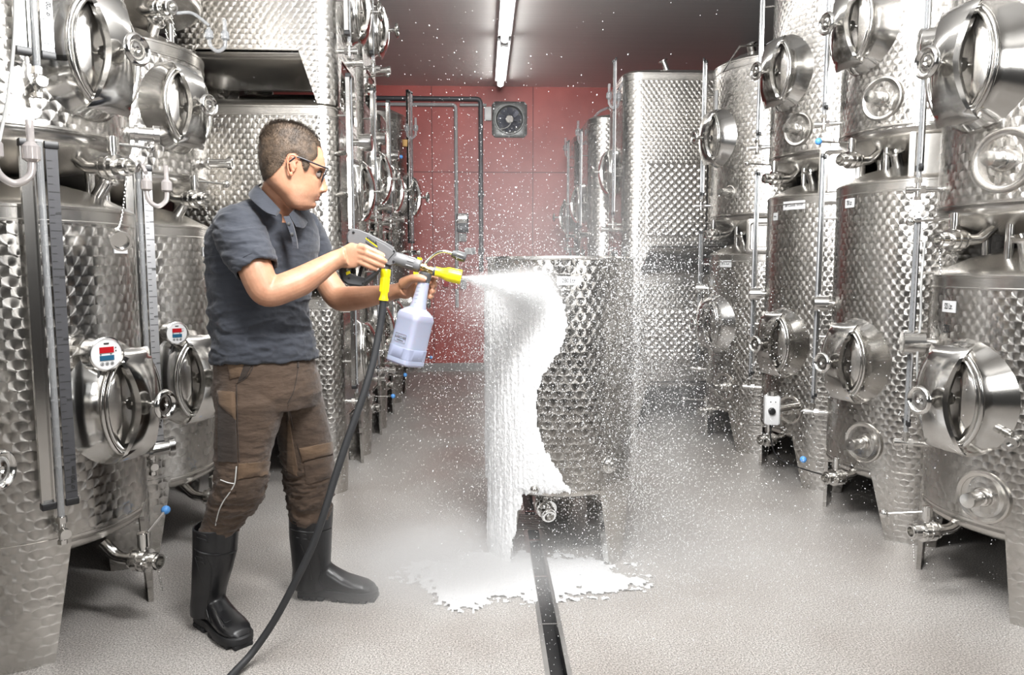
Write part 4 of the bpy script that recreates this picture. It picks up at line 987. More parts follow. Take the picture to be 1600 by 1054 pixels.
# nose
ns = [(262, 505, 508.5, .007), (268, 501, 506.8, .0075), (275, 498, 507.2, .009), (283, 496, 509.3, .011), (290, 496, 511.3, .0135), (295, 496, 511.8, .0165), (298.5, 496, 509.5, .0165), (301, 496, 503, .012)]
b.loft([[hp(xb, y, -w_*1.15), hp(xb*.45+xf*.55, y, -w_), hp(xf-1.6, y, -w_*.55), hp(xf, y, -w_*.2), hp(xf, y, w_*.2), hp(xf-1.6, y, w_*.55), hp(xb*.45+xf*.55, y, w_), hp(xb, y, w_*1.15)] for y, xb, xf, w_ in ns])
for s_ in (-1, 1): blob(b, hp(502, 296.5, .0135*s_), .0075, (1.2, .8, .8))
blob(b, hp(496.5, 304.5, 0), .0095, (.85, 2.1, .55)); blob(b, hp(494.2, 309.8, 0), .0100, (.85, 1.9, .60)); blob(b, hp(487, 319, 0), .014, (1, 1.5, .9))
blob(b, hp(503, 262.5, -.028), .010, (.9, 2.2, .55)); blob(b, hp(503, 262.5, .028), .010, (.9, 2.2, .55))
# ears
for s_ in (-1, 1):
    lat = s_*.0815
    def ep(x, y, o_=0): return hp(x, y, lat+s_*o_)
    E = [(452.5, 279.5), (450, 274), (448.3, 266), (448, 258), (450, 251), (454.5, 248), (459, 249.5), (461.5, 254), (461.8, 258)]
    b.tube([ep(x, y, .010 if 0 < i < 7 else .004) for i, (x, y) in enumerate(E)], .0034, 10, sm=4)
    b.tube([ep(x, y, .006) for x, y in ((457.5, 254), (454, 258), (453, 265), (455, 271), (459, 272))], .0026, 8, sm=4)
    blob(b, ep(453.5, 277, .004), .0068, (.9, .6, 1.2)); blob(b, ep(455, 263, .001), .015, (.85, .42, 1.45)); blob(b, ep(460.8, 266, .004), .0045, (.8, .8, 1.4))
# neck
b.loft([ringh(413, 462, 285, 2.53, 1, 0), ringh(409, 463, 300, 2.54, 1, 0), ringh(405, 461, 318, 2.55, 1, 0), ringh(398, 461, 332, 2.56, 1.0, 0), ringh(385, 470, 350, 2.58, .9, YAW0)])
# trunk and legs (under the clothes)
b.loft([ringh(392, 464, 332, 2.58, .7, YAW0), ringh(365, 474, 345, 2.59, .65, YAW0), ringh(352, 478, 370, 2.6, .66, YAW0), ringh(350, 474, 420, 2.6, .68, YAW0), ringh(350, 466, 480, 2.6, .72, YAW0), ringh(352, 476, 540, 2.61, .72, YAW0), ringh(354, 480, 590, 2.62, .75, YAW0), ringh(356, 484, 625, 2.62, .75, YAW0)])
limb(b, [(385, 600, 2.56, 36), (385, 660, 2.55, 34), (382, 730, 2.56, 25), (358, 790, 2.60, 20), (338, 850, 2.62, 18), (326, 920, 2.64, 13), (325, 955, 2.64, 11)], flat=1)
limb(b, [(325, 950, 2.64, 10), (345, 962, 2.60, 9), (366, 975, 2.56, 7)])
limb(b, [(450, 600, 2.70, 32), (468, 660, 2.75, 30), (485, 720, 2.80, 24), (487, 790, 2.84, 20), (487, 850, 2.87, 16), (485, 890, 2.88, 12), (485, 908, 2.88, 10)])
limb(b, [(485, 905, 2.88, 9), (515, 915, 2.87, 8), (540, 922, 2.86, 6)])
# right arm (near the camera)
limb(b, [(372, 348, 2.46, 30), (384, 385, 2.42, 27), (398, 418, 2.39, 26), (412, 450, 2.385, 24.5), (425, 456, 2.39, 23), (446, 449, 2.405, 23), (470, 439, 2.43, 22.5), (495, 424, 2.45, 19), (515, 411, 2.465, 15.5), (530, 404, 2.475, 14.5), (541, 401, 2.478, 15)], 24)
blob(b, atY(421, 463, 2.39), .024, (1, 1, .8))
# left arm
limb(b, [(478, 360, 2.76, 27), (488, 390, 2.78, 24), (503, 425, 2.80, 19.5), (521, 455, 2.79, 20), (533, 466, 2.77, 19.5), (552, 466, 2.74, 19), (576, 463, 2.69, 16.5), (605, 458, 2.64, 13.2), (622, 454, 2.61, 12), (634, 450, 2.59, 13)], 24)
# right hand: back of the hand towards the camera, fingers lying along the gun
def palm(m, quad, th, Yoff=0):
    rings = []
    for (ax, ay, aY), (bx, by, bY) in quad:
        A, B_ = atY(ax, ay, aY), atY(bx, by, bY); c = (A+B_)/2; u_ = (B_-A)/2; nrm = Vector((0, 1, 0)); nrm = (nrm-u_.normalized()*nrm.dot(u_.normalized())).normalized()
        rings.append([c+u_*(abs(cos(t))**.75*(1 if cos(t) > 0 else -1))+nrm*th*(abs(sin(t))**.75*(1 if sin(t) > 0 else -1)) for t in (2*pi*i/20 for i in range(20))])
    m.loft(rings)
palm(b, [((528, 389, 2.475), (531, 418, 2.475)), ((541, 383.5, 2.474), (545, 419.5, 2.478)), ((553, 380, 2.472), (556, 418.5, 2.478)), ((563, 381.5, 2.472), (562, 415, 2.476)), ((571, 386, 2.475), (566, 412, 2.478))], .0125)
FR = [[(561, 385, 2.474, 6.2), (572, 388, 2.468, 5.6), (584, 393, 2.468, 5.3), (593, 397, 2.470, 4.9), (600.5, 400.5, 2.473, 4.0)],
      [(561, 392, 2.473, 6.2), (574, 396, 2.465, 5.6), (587, 401.5, 2.465, 5.4), (597, 406, 2.467, 4.9), (604, 409.3, 2.471, 4.0)],
      [(559, 400, 2.475, 6), (571, 404, 2.467, 5.3), (583, 409.5, 2.466, 5.1), (593, 413.5, 2.469, 4.7), (600.5, 416.6, 2.473, 3.8)],
      [(556, 408, 2.478, 5.6), (566, 411, 2.470, 4.8), (575, 415, 2.469, 4.5), (584, 418.5, 2.472, 4.2), (590.5, 421, 2.475, 3.4)]]
for f_ in FR:
    limb(b, f_, 14, k=6); x, y, Y, r = f_[1]; blob(b, atY(x-1, y-.6, Y-.001), r*Y/FPX*1.08)
limb(b, [(540, 392, 2.49, 8), (553, 385, 2.52, 7), (566, 388, 2.565, 5.6), (578, 392, 2.585, 4.6)], 12)   # thumb behind the gun
# left hand round the bottle neck
palm(b, [((622, 441, 2.60), (625, 466, 2.60)), ((634, 436, 2.585), (636, 467, 2.595)), ((644, 436, 2.59), (643, 464, 2.605)), ((650, 438, 2.60), (648, 461, 2.62))], .014)
limb(b, [(630, 443, 2.575, 9.5), (641, 436.5, 2.545, 7.6), (652, 434, 2.52, 6.6), (660, 435, 2.512, 5.8), (666, 437, 2.512, 4.6)], 14, k=6)
for k, (yy, xe, dy) in enumerate(((437, 679, -2), (445, 677.5, 0), (453, 676, 1), (460.5, 673, 2))):
    r_ = (5.6, 5.5, 5.2, 4.7)[k]
    limb(b, [(644, yy+1, 2.605, r_*1.1), (655, yy-1, 2.625, r_), (667, yy-1+dy*.5, 2.62, r_), (xe, yy+dy, 2.592, r_*.96), (xe+.3, yy+1+dy, 2.572, r_*.9), (xe-2.5, yy+1.5+dy, 2.556, r_*.72)], 14, k=6)
body = remesh(b, 'body', 'skin', .0030, 2, .4)
me = body.data
ca = me.color_attributes.new('tint', 'FLOAT_COLOR', 'POINT')
def toPix(p):
    d = p-Vector((0, 0, CAMH)); w_ = d.dot(_f); return 800+FPX*d.dot(_r)/w_, 527-FPX*d.dot(_u)/w_
HC = atY(455, 262, HY)
cols = []
for v in me.vertices:
    c = [1, 1, 1]; p = v.co
    if p.z > 1.45 and (p-HC).length < .2:
        x = (p-HC).dot(Vector((cos(HA), sin(HA), 0)))/(HW*KX)+455; z = 262-(p.z-HC.z)/HW; lat = (p-HC).dot(Vector((-sin(HA), cos(HA), 0)))
        st_ = max(0, min(1, (z-292)/12))*max(0, min(1, (x-446)/14))*.26*(.7+.6*noise.noise(p*400)); c = [1-st_, 1-st_*.9, 1-st_*.75]
        lp = math.exp(-((z-307.5)/3.6)**2)*math.exp(-((x-497)/5)**2)*math.exp(-(lat/.022)**2); c = [c[0]*(1-.08*lp), c[1]*(1-.38*lp), c[2]*(1-.30*lp)]
        if 247 < z < 282 and 446 < x < 463 and abs(lat) > .078: c = [1, .80, .76]
        ml = math.exp(-((z-307)/.9)**2)*(1 if x > 491 else 0)*(1 if abs(lat) < .022 else 0); c = [k*(1-.55*ml) for k in c]
    else:
        ms = noise.noise(p*14)*.10; c = [1+ms*.5, 1+ms, 1+ms]
    cols += c+[1]
ca.data.foreach_set('color', cols)
reloc(body, man)
# finger nails
m = MB()
for f_ in FR:
    x, y, Y, r = f_[-1]; blob(m, atY(x-.8, y-.9, Y-.0062), .0042, (1.15, .45, .9), 10)
blob(m, atY(663.5, 435.3, 2.5035), .0058, (1.3, .42, .85), 10)
o = m.build('finger_nails', plain('finger_nail', (.80, .50, .40), 0, .3)); reloc(o, man); o.parent = body; o['kind'] = 'stuff'; del o['kind']
# eyes
for s_ in (-1, 1):
    m = MB(); c = hp(495.4, 272.8, .031*s_); blob(m, c, .0105); e = m.build('eye', plain('eye_white', (.24, .20, .18), 0, .4) if s_ < 0 else bpy.data.materials['eye_white']); 
    m = MB(); fd = Vector((cos(HA), sin(HA), -.25)).normalized(); m.lathe(c+fd*.0078, fd, [(0, .0072), (.0028, .0058), (.0036, 0)], 14); i_ = m.build('iris', plain('dark_iris', (.03, .02, .015), 0, .15) if s_ < 0 else bpy.data.materials['dark_iris']); i_.parent = e
    reloc(e, man)
    m = MB(); m.tube([hp(494.5, 269.5, .043*s_), hp(499, 268.2, .036*s_), hp(501.8, 268.8, .025*s_)], .0026, 8, sm=4); o = m.build('eyelid', 'skin'); reloc(o, man)
    m = MB(); m.tube([hp(490.5, 261, .050*s_), hp(498, 257.8, .040*s_), hp(504.5, 259.2, .022*s_)], lambda t: .0016+.0022*sin(pi*min(1, t+.1)), 8, sm=5); o = m.build('eyebrow', 'hair'); reloc(o, man)
# hair: a close-cropped cap following the skull, with short strands
HPOLY = [(507.5, 243), (503, 233), (498, 229.5), (494.5, 230.5), (494, 246), (490, 252), (482, 255.5), (480.5, 264), (476, 270.5), (471.5, 269), (469.5, 259), (464, 249), (461, 246), (454, 245.5), (448, 249), (444, 258), (440, 264), (432, 272), (424, 279), (416, 283), (400, 285), (395, 190), (520, 190)]
def inpoly(x, y):
    c = False; n = len(HPOLY)
    for i in range(n):
        x1, y1 = HPOLY[i]; x2, y2 = HPOLY[(i+1) % n]
        if (y1 > y) != (y2 > y) and x < (x2-x1)*(y-y1)/(y2-y1)+x1: c = not c
    return c
def dpoly(x, y):
    best = 99; n = len(HPOLY)
    for i in range(n):
        x1, y1 = HPOLY[i]; x2, y2 = HPOLY[(i+1) % n]; dx, dy = x2-x1, y2-y1
        t = max(0, min(1, ((x-x1)*dx+(y-y1)*dy)/(dx*dx+dy*dy))); best = min(best, math.hypot(x-x1-dx*t, y-y1-dy*t))
    return best
m = MB(); hr = []
fine = []
for i in range(len(rows)-1):
    for k in range(9): fine.append(tuple(rows[i][j]*(1-k/9)+rows[i+1][j]*k/9 for j in range(4)))
fine = [r for r in fine if r[0] < 287]
V = []; ok = []
for r in fine:
    ring = hring(*r, n=150); c = sum(ring, Vector())/len(ring)
    for p in ring:
        d = p-HC; x = d.dot(Vector((cos(HA), sin(HA), 0)))/(HW*KX)+455; z = 262-(p.z-HC.z)/HW
        lat = abs(d.dot(Vector((-sin(HA), cos(HA), 0))))
        xx = x if lat > .03 or x < 480 else x-0*lat
        ins = inpoly(xx, z); dd = dpoly(xx, z) if ins else -dpoly(xx, z)
        top = max(0, min(1, (250-z)/40))
        h = .0018+(.0040+.006*top)*max(-.6, min(1, dd/4.0))+.0012*noise.noise(p*160)
        nn = Vector((d.x, d.y, d.z+.03)).normalized(); V.append(p+nn*h); ok.append(dd > -.7)
nr = 150; fs = []
for i in range(len(fine)-1):
    for j in range(nr):
        q4 = (i*nr+j, i*nr+(j+1) % nr, (i+1)*nr+(j+1) % nr, (i+1)*nr+j)
        if all(ok[k] for k in q4): fs.append(q4)
fs.append(tuple(range(nr))); m.add(V, fs)
hair = m.build('hair', 'hair', sharp=0)
random.seed(3); m = MB(); cand = [f for f in fs if len(f) == 4]
for _ in range(17000):
    f = random.choice(cand); a, b_, c, d = [V[k] for k in f]; u_, v_ = random.random(), random.random()
    p = (a*(1-u_)+b_*u_)*(1-v_)+(d*(1-u_)+c*u_)*v_; x = (p-HC).dot(Vector((cos(HA), sin(HA), 0)))/(HW*KX)+455; z = 262-(p.z-HC.z)/HW
    if not inpoly(x, z): continue
    nn = (p-HC).normalized(); top = max(0, min(1, (235-z)/30)); L_ = .004+.009*top+.004*random.random()
    gr = (Vector((.5*top+.1, random.uniform(-.3, .3), -.9*(1-top)+.1))+nn*(.35+.8*top)+Vector((random.uniform(-.3, .3),)*3)*.5).normalized()
    sd = nn.cross(gr).normalized()*.0005
    m.mat = 1 if (z < 226+8*noise.noise(p*40) or x < 418+6*noise.noise(p*50)) else 0
    m.add([p-nn*.001-sd, p-nn*.001+sd, p+gr*L_], [(0, 1, 2)])
st = m.build('hair_strands', ['hair', 'hair_top'], sharp=0); st.parent = hair; st['kind'] = 'stuff'; reloc(hair, man)
# spectacles
t = MB(); m = t
arm = [hp(446, 262.5, -.088), hp(455, 255, -.089), hp(463, 250.8, -.086), hp(480, 256, -.081), hp(500, 262, -.067), hp(509.5, 264.5, -.060)]
m.tube(arm[0:], .0027, 8, sm=4); m.tube([hp(x, y, .075) for x, y in ((463, 250.8), (480, 256), (500, 262), (509.5, 264.5))], .0019, 8, sm=4)
def rim(s_):
    out = []
    for k in range(24):
        a_ = 2*pi*k/24; l_ = .034+.025*cos(a_); zz = 275+10.5*sin(a_)*.95; out.append(hp(510.2-.0-(zz-264)*.42-max(0, l_-.03)*90, zz, s_*l_))
    return out
for s_ in (-1, 1): m.tube(rim(s_), .0021, 8, closed=True)
m.tube([hp(509.5, 270, -.009), hp(511, 268.5, 0), hp(509.5, 270, .009)], .0016, 8, sm=3)
g = m.build('spectacles', 'frame'); reloc(g, man)
for s_ in (-1, 1):
    m = MB(); r_ = [p-PL for p in rim(s_)]; m.add(r_+[p+Vector((.0006, 0, 0)) for p in r_], [tuple(range(24)), tuple(reversed(range(24, 48)))]); m.build('lens', 'lens', g)
# ---- shirt
def wrinkle(o, amp, f1, zone=None, seed=0):
    N = [v.normal.copy() for v in o.data.vertices]; out = []
    for v, n in zip(o.data.vertices, N):
        p = v.co; a = amp*(zone(p) if zone else 1)
        n1 = noise.noise(Vector((p.x*f1[0]+seed, p.y*f1[1], p.z*f1[2]))); n2 = noise.noise(Vector((p.x*f1[0]*2.1, p.y*f1[1]*2.1+seed, p.z*f1[2]*2.1)))
        r_ = 1-abs(n1)*2.2; out += list(p+n*a*(n1*.6+n2*.35+.45*max(0, r_)**3))
    o.data.vertices.foreach_set('co', out)
def open_end(rings, c0, c1, k=.93, deep=.02):
    """turns the last ring inwards so that a cuff or hem has an opening"""
    r = rings[-1]; c = sum(r, Vector())/len(r); d = (c-sum(rings[-2], Vector())/len(r)).normalized()
    return rings+[[c+(p-c)*k for p in r], [c+(p-c)*(k-.01)-d*deep for p in r]]
m = MB()
tr = [(405, 455, 306, .95, 2.575), (396, 463, 313, .8, 2.58), (372, 474, 324, .68, 2.585), (352, 482, 340, .64, 2.59), (341, 488, 360, .63, 2.6), (337, 489, 385, .66, 2.60), (336, 485, 412, .68, 2.6), (336, 478, 445, .70, 2.6), (338, 475, 480, .72, 2.6), (340, 479, 515, .74, 2.61), (341, 485, 540, .75, 2.61), (341, 489, 560, .76, 2.62)]
R_ = [ringh(xl, xr, y, Y, a, YAW0, 48, 2.3) for xl, xr, y, a, Y in tr]
m.loft(open_end(R_, 0, 0, .955, .03))
def limb_rings(pts, n=24, k=5):
    P = smooth([atY(x, y, Y) for x, y, Y, r in pts], k); r = [v.x for v in smooth([Vector((p[3]*p[2]/FPX, 0, 0)) for p in pts], k)]
    out = []; px = None
    for i in range(len(P)):
        d = (P[min(i+1, len(P)-1)]-P[max(i-1, 0)]).normalized()
        if px is None: px = Vector((0, 1, 0)).cross(d).normalized()
        px = (px-d*px.dot(d)).normalized(); py = d.cross(px)
        out.append([P[i]+(px*cos(2*pi*j/n)+py*sin(2*pi*j/n))*r[i] for j in range(n)])
    return out
RS = limb_rings([(374, 346, 2.49, 34), (375, 362, 2.455, 38), (383, 385, 2.425, 37), (393, 404, 2.40, 35), (401.5, 421, 2.385, 33.5)])
m.loft(open_end(RS, 0, 0, .87, .035))
LS = limb_rings([(468, 352, 2.72, 30), (478, 368, 2.76, 30), (487, 385, 2.78, 28.5), (496, 402, 2.79, 26)])
m.loft(open_end(LS, 0, 0, .88, .03))
shirt = remesh(m, 'polo_shirt', 'shirt', .0046, 4, .5)
def sz(p):
    x, y = toPix(p); a = .35+.9*max(0, min(1, (y-440)/50)); 
    if x < 440 and y < 430: a = .9
    return a
wrinkle(shirt, .0115, (9, 9, 26), sz); shirt.data.update(); wrinkle(shirt, .0035, (24, 24, 40), sz, 5)
# seams: cuff line and side seam
sm_ = MB()
c = sum(RS[-1], Vector())/24; d = (c-sum(RS[-2], Vector())/24).normalized(); q = [c+(p-c)*1.012-d*.022 for p in RS[-1]]; sm_.tube(q, .0012, 6, closed=True)
o = sm_.build('cuff_seam', 'shirt_seam'); o.parent = shirt
# collar
m = MB()
def cl(px, py, Y): return atY(px, py, Y)
ring_top = [(409, 288, 2.55), (404, 292, 2.50), (412, 301, 2.462), (426, 316, 2.45), (438, 329, 2.455)]
ring_bot = [(390, 299, 2.555), (389, 306, 2.475), (400, 318, 2.43), (416, 331, 2.418), (431, 336.5, 2.425)]
A = smooth([cl(*p) for p in ring_top], 6); B_ = smooth([cl(*p) for p in ring_bot], 6)
n_ = len(A)
m.loft([[A[i], A[i]+Vector((0, .0, .004)), (A[i]+B_[i])/2+Vector((0, -.006, .006)), B_[i]+Vector((0, -.003, .0)), B_[i]+Vector((0, .001, -.003)), (A[i]+B_[i])/2+Vector((0, .002, -.004))] for i in range(n_)])
o = m.build('collar', 'shirt', shirt)
m = MB()
A = smooth([cl(*p) for p in ((463, 326, 2.50), (458, 330, 2.47), (452, 337, 2.455))], 6); B_ = smooth([cl(*p) for p in ((481, 346, 2.56), (474, 355, 2.505), (463, 354, 2.47))], 6)
m.loft([[A[i], A[i]+Vector((0, .0, .004)), (A[i]+B_[i])/2+Vector((0, -.008, .004)), B_[i]+Vector((0, -.003, 0)), B_[i]+Vector((0, .002, -.002)), (A[i]+B_[i])/2+Vector((0, .004, -.004))] for i in range(len(A))])
m.build('collar', 'shirt', shirt)
m = MB(); A = smooth([cl(*p) for p in ((452, 337, 2.452), (458, 352, 2.447), (463, 372, 2.452), (465, 388, 2.457))], 6); B_ = smooth([cl(*p) for p in ((443, 338, 2.435), (450, 355, 2.433), (456, 374, 2.44), (458, 389, 2.447))], 6)
m.loft([[A[i]+Vector((0, .01, 0)), A[i]+Vector((0, -.001, 0)), B_[i]+Vector((0, -.001, 0)), B_[i]+Vector((0, .012, 0))] for i in range(len(A))]); m.build('placket', 'shirt', shirt)
for px, py, Y in ((451, 350, 2.437), (456, 366, 2.441)):
    m = MB(); p = cl(px, py, Y); m.lathe(p, (.5, -.85, .1), [(0, .0058), (.003, .0058), (.004, .004)], 14); m.build('button', 'ink', shirt)
shirt.data.transform(T_(*(-PL))); shirt.parent = man
for c_ in shirt.children: c_.data.transform(T_(*(-PL)))
# ---- trousers
m = MB()
tr = [(345, 480, 550, .80, 2.62), (344, 486, 568, .80, 2.62), (342, 492, 590, .82, 2.63), (342, 497, 612, .84, 2.64), (346, 490, 634, .8, 2.64)]
m.loft([ringh(xl, xr, y, Y, a, YAW0, 40, 2.2) for xl, xr, y, a, Y in tr])
rl = [(345, 430, 590, 2.56, .95), (341, 446, 625, 2.56, .95), (339, 437, 660, 2.56, .95), (338, 427, 690, 2.555, .95), (339, 421, 715, 2.55, .95), (339, 419, 738, 2.55, .95), (335, 415, 760, 2.56, .95), (330, 408, 780, 2.58, .95), (326, 397, 797, 2.595, .95), (322, 384, 812, 2.605, .95), (315, 371, 826, 2.61, .95), (314, 366, 842, 2.61, .95)]
m.loft([ringh(xl, xr, y, Y, a, 0, 32) for xl, xr, y, Y, a in rl])
ll = [(415, 494, 590, 2.68, .9), (425, 503, 622, 2.71, .9), (432, 509, 650, 2.74, .9), (436, 515, 680, 2.77, .9), (440, 519, 708, 2.79, .9), (445, 521, 735, 2.81, .9), (448, 520, 760, 2.83, .9), (451, 519, 780, 2.84, .9), (454, 516, 796, 2.85, .9), (457, 513, 812, 2.85, .9)]
m.loft([ringh(xl, xr, y, Y, a, 0, 32) for xl, xr, y, Y, a in ll])
pants = remesh(m, 'trousers', 'trouser', .0050, 3, .5)
def tz(p):
    x, y = toPix(p); return .35+1.1*max(0, min(1, (y-690)/60))
wrinkle(pants, .0105, (10, 10, 24), tz, 2); pants.data.update(); wrinkle(pants, .0045, (26, 26, 50), tz, 9)
def flap(name, pts, mat, par, th=.007, off=.0):
    """patch of cloth: rows of (px, py, Y) points, given thickness towards the camera"""
    m = MB(); nr_ = [smooth([atY(*p)+Vector((0, -off, 0)) for p in row], 5) for row in pts]; g = []
    for c_ in zip(*nr_): g.append(list(c_))
    nu = len(nr_[0]); V = [p for r in nr_ for p in r]; W = [p+Vector((0, th, 0)) for p in V]; nv = len(nr_); o_ = len(V)
    F = [(j*nu+i, j*nu+i+1, (j+1)*nu+i+1, (j+1)*nu+i) for j in range(nv-1) for i in range(nu-1)]
    F2 = [tuple(o_+k for k in reversed(f)) for f in F]; S = []
    bd = [i for i in range(nu)]+[j*nu+nu-1 for j in range(1, nv)]+[(nv-1)*nu+i for i in range(nu-2, -1, -1)]+[j*nu for j in range(nv-2, 0, -1)]
    for a, b2 in zip(bd, bd[1:]+bd[:1]): S.append((a, b2, o_+b2, o_+a))
    m.add(V+W, F+F2+S); return m.build(name, mat, par, sharp=50)
from mathutils.bvhtree import BVHTree
def on_surface(obj, px, py, lift=.004):
    """foot of the sight line on the modelled cloth, so that a patch follows it"""
    bvh = obj.get('_b'); d = ray(px, py).normalized(); h = BV[obj.name].ray_cast(Vector((0, 0, CAMH)), d)
    return (h[0]+h[1]*lift) if h[0] else None
BV = {}
dg = bpy.context.evaluated_depsgraph_get()
def mkbvh(o): 
    BV[o.name] = BVHTree.FromPolygons([v.co for v in o.data.vertices], [tuple(p.vertices) for p in o.data.polygons])
mkbvh(pants)
def patch(name, corners, mat, obj, lift=.006, nu=14, nv=7, par=None):
    """piece of cloth sewn on the trousers between four corners (as seen), with a real edge"""
    (ax, ay), (bx, by), (cx_, cy_), (dx, dy) = corners; V = []; W = []
    for j in range(nv):
        for i in range(nu):
            u_, v_ = i/(nu-1), j/(nv-1); x = (ax*(1-u_)+bx*u_)*(1-v_)+(dx*(1-u_)+cx_*u_)*v_; y = (ay*(1-u_)+by*u_)*(1-v_)+(dy*(1-u_)+cy_*u_)*v_
            e = min(1, 4*min(u_, 1-u_, v_, 1-v_)+.55)
            p = on_surface(obj, x, y, lift*e); q = on_surface(obj, x, y, -.008)
            if p is None: p = V[-1] if V else atY(x, y, 2.6); q = W[-1] if W else p
            V.append(p); W.append(q)
    m = MB(); o_ = len(V); F = [(j*nu+i, j*nu+i+1, (j+1)*nu+i+1, (j+1)*nu+i) for j in range(nv-1) for i in range(nu-1)]
    bd = [i for i in range(nu)]+[j*nu+nu-1 for j in range(1, nv)]+[(nv-1)*nu+i for i in range(nu-2, -1, -1)]+[j*nu for j in range(nv-2, 0, -1)]
    m.add(V+W, F+[(a, b2, o_+b2, o_+a) for a, b2 in zip(bd, bd[1:]+bd[:1])]+[tuple(o_+k for k in reversed(f)) for f in F]); return m.build(name, mat, par or obj, sharp=60)
def line_on(name, pts, mat, obj, r=.0018, lift=.002):
    P = [on_surface(obj, x, y, lift) for x, y in pts]; P = [p for p in P if p]; m = MB()
    if len(P) > 1: m.tube(P, r, 6, sm=4); return m.build(name, mat, obj)
patch('knee_pocket_flap', [(373, 724), (421, 720), (417, 742), (372, 748)], 'trouser_light', pants, .009)
patch('knee_pocket_flap', [(468, 700), (518, 690), (519, 708), (473, 720)], 'trouser_light', pants, .009)
patch('knee_pad_pocket', [(371, 750), (416, 745), (410, 775), (368, 783)], 'trouser', pants, .005)
patch('knee_pad_pocket', [(475, 722), (520, 711), (519, 745), (478, 756)], 'trouser', pants, .006)
patch('thigh_pocket', [(342, 612), (368, 640), (371, 722), (342, 720)], 'trouser_dark', pants, .009)
patch('thigh_pocket_flap', [(342, 610), (368, 612), (369, 655), (344, 632)], 'trouser_light', pants, .013)
patch('side_panel', [(355, 562), (384, 563), (375, 588), (360, 592)], 'trouser_light', pants, .005)
patch('pocket_lining', [(384, 562), (398, 563), (383, 590), (372, 596)], 'trouser_dark', pants, .004)
patch('inner_leg_panel', [(449, 634), (458, 690), (468, 745), (448, 735)], 'trouser_light', pants, .003)
line_on('piping', [(369.5, 728), (368, 745), (366, 757), (358, 770), (350, 782), (343, 796), (339, 810), (337, 820)], 'piping', pants, .0022)
line_on('piping', [(345, 749), (356, 753), (366, 755)], 'piping', pants, .0018)
line_on('seam', [(370, 600), (371, 640), (372, 680), (374, 722)], 'trouser_dark', pants, .0012)
line_on('seam', [(466, 566), (463, 590), (458, 612), (449, 630)], 'trouser_dark', pants, .0014)
line_on('seam', [(450, 632), (458, 665), (466, 700), (472, 740)], 'trouser_dark', pants, .0012)
line_on('seam', [(398, 564), (392, 580), (382, 592), (371, 598)], 'trouser_dark', pants, .0016)
line_on('belt_loop', [(465, 563), (465, 574)], 'trouser_dark', pants, .004)
pants.data.transform(T_(*(-PL))); pants.parent = man
for c_ in pants.children: c_.data.transform(T_(*(-PL)))
# ---- boots
def boot(shaft, heel, toe, lab):
    """shaft: (xl, xr, y, Y); heel, toe on the floor"""
    m = MB(); R0 = [ringh(xl, xr, y, Y, .95, 0, 32) for xl, xr, y, Y in shaft]
    top = R0[0]; c = sum(top, Vector())/32
    R0 = [[c+(p-c)*.90-Vector((0, 0, .05)) for p in top], [c+(p-c)*.93 for p in top]]+R0
    hx, tx = Vector(heel), Vector(toe); ax = (tx-hx); Ln = ax.length; ax.normalize(); sd = Vector((-ax.y, ax.x, 0))
    m.loft(R0)
    # foot: sections across the foot from heel to toe
    F = []
    for f, w_, h, lift in ((-.01, .018, .05, .02), (.02, .032, .085, .006), (.10, .041, .125, 0), (.22, .043, .150, 0), (.34, .043, .148, 0), (.46, .045, .122, 0), (.60, .050, .098, 0), (.74, .054, .084, 0), (.86, .050, .074, .003), (.95, .038, .060, .006), (1.0, .020, .042, .012)):
        c = hx+ax*Ln*f; b0 = .022+lift
        F.append([c+sd*w_*(abs(cos(t))**.8*(1 if cos(t) > 0 else -1))+Vector((0, 0, b0+(h-b0)*(.5+.5*sin(t)) if sin(t) > -.2 else b0+(h-b0)*max(0, .5+.5*sin(t)))) for t in (2*pi*i/28 for i in range(28))])
    m.loft(F)
    bo = remesh(m, 'rubber_boot', 'rubber', .0042, 5, .5)
    mkbvh(bo)
    m = MB(); out = []
    for f, w_ in ((-.03, .012), (-.015, .034), (.06, .045), (.2, .047), (.34, .044), (.48, .048), (.66, .058), (.80, .059), (.92, .050), (.99, .032), (1.02, .012)):
        out.append((f, w_))
    loop = [hx+ax*Ln*f+sd*w_ for f, w_ in out]+[hx+ax*Ln*f-sd*w_ for f, w_ in reversed(out)]
    cc = sum(loop, Vector())/len(loop)
    m.loft([[cc+(p-cc)*k+Vector((0, 0, z)) for p in loop] for z, k in ((.012, .97), (.016, 1), (.036, 1.0), (.042, .96))])
    so = m.build('sole', 'sole', bo, sharp=40)
    m = MB()
    for k in range(11):
        f = .02+.095*k; w_ = .05 if k not in (0, 10) else .034
        if k == 4: continue
        c = hx+ax*Ln*f; M0 = basis((c.x, c.y, 0), ax, sd, (0, 0, 1)); m.M = M0; m.box((0, 0, .0075), (Ln*.078, w_*2, .015), .002)
    m.M = Matrix.Identity(4)
    m.build('tread', 'sole', bo); return bo
def boot_lines(bo, cuff, ribs):
    for (x0, y0), (xm, ym), (x1, y1) in cuff:
        line_on('rolled_edge', [(x0+1, y0), (x0*.7+xm*.3, y0*.4+ym*.6), (xm, ym), (x1*.7+xm*.3, y1*.4+ym*.6), (x1-1, y1)], 'rubber', bo, .0030, .001)
    for pts in ribs: line_on('moulded_rib', pts, 'rubber', bo, .0018, .0008)
br = boot([(303.5, 371.5, 818, 2.61), (303.5, 371, 835, 2.61), (303.5, 369, 862, 2.615), (302, 362, 890, 2.62), (301, 353, 920, 2.63), (299, 350, 940, 2.635), (299, 352, 955, 2.64)], (-1.055, 2.69, 0), (-.835, 2.475, 0), '')
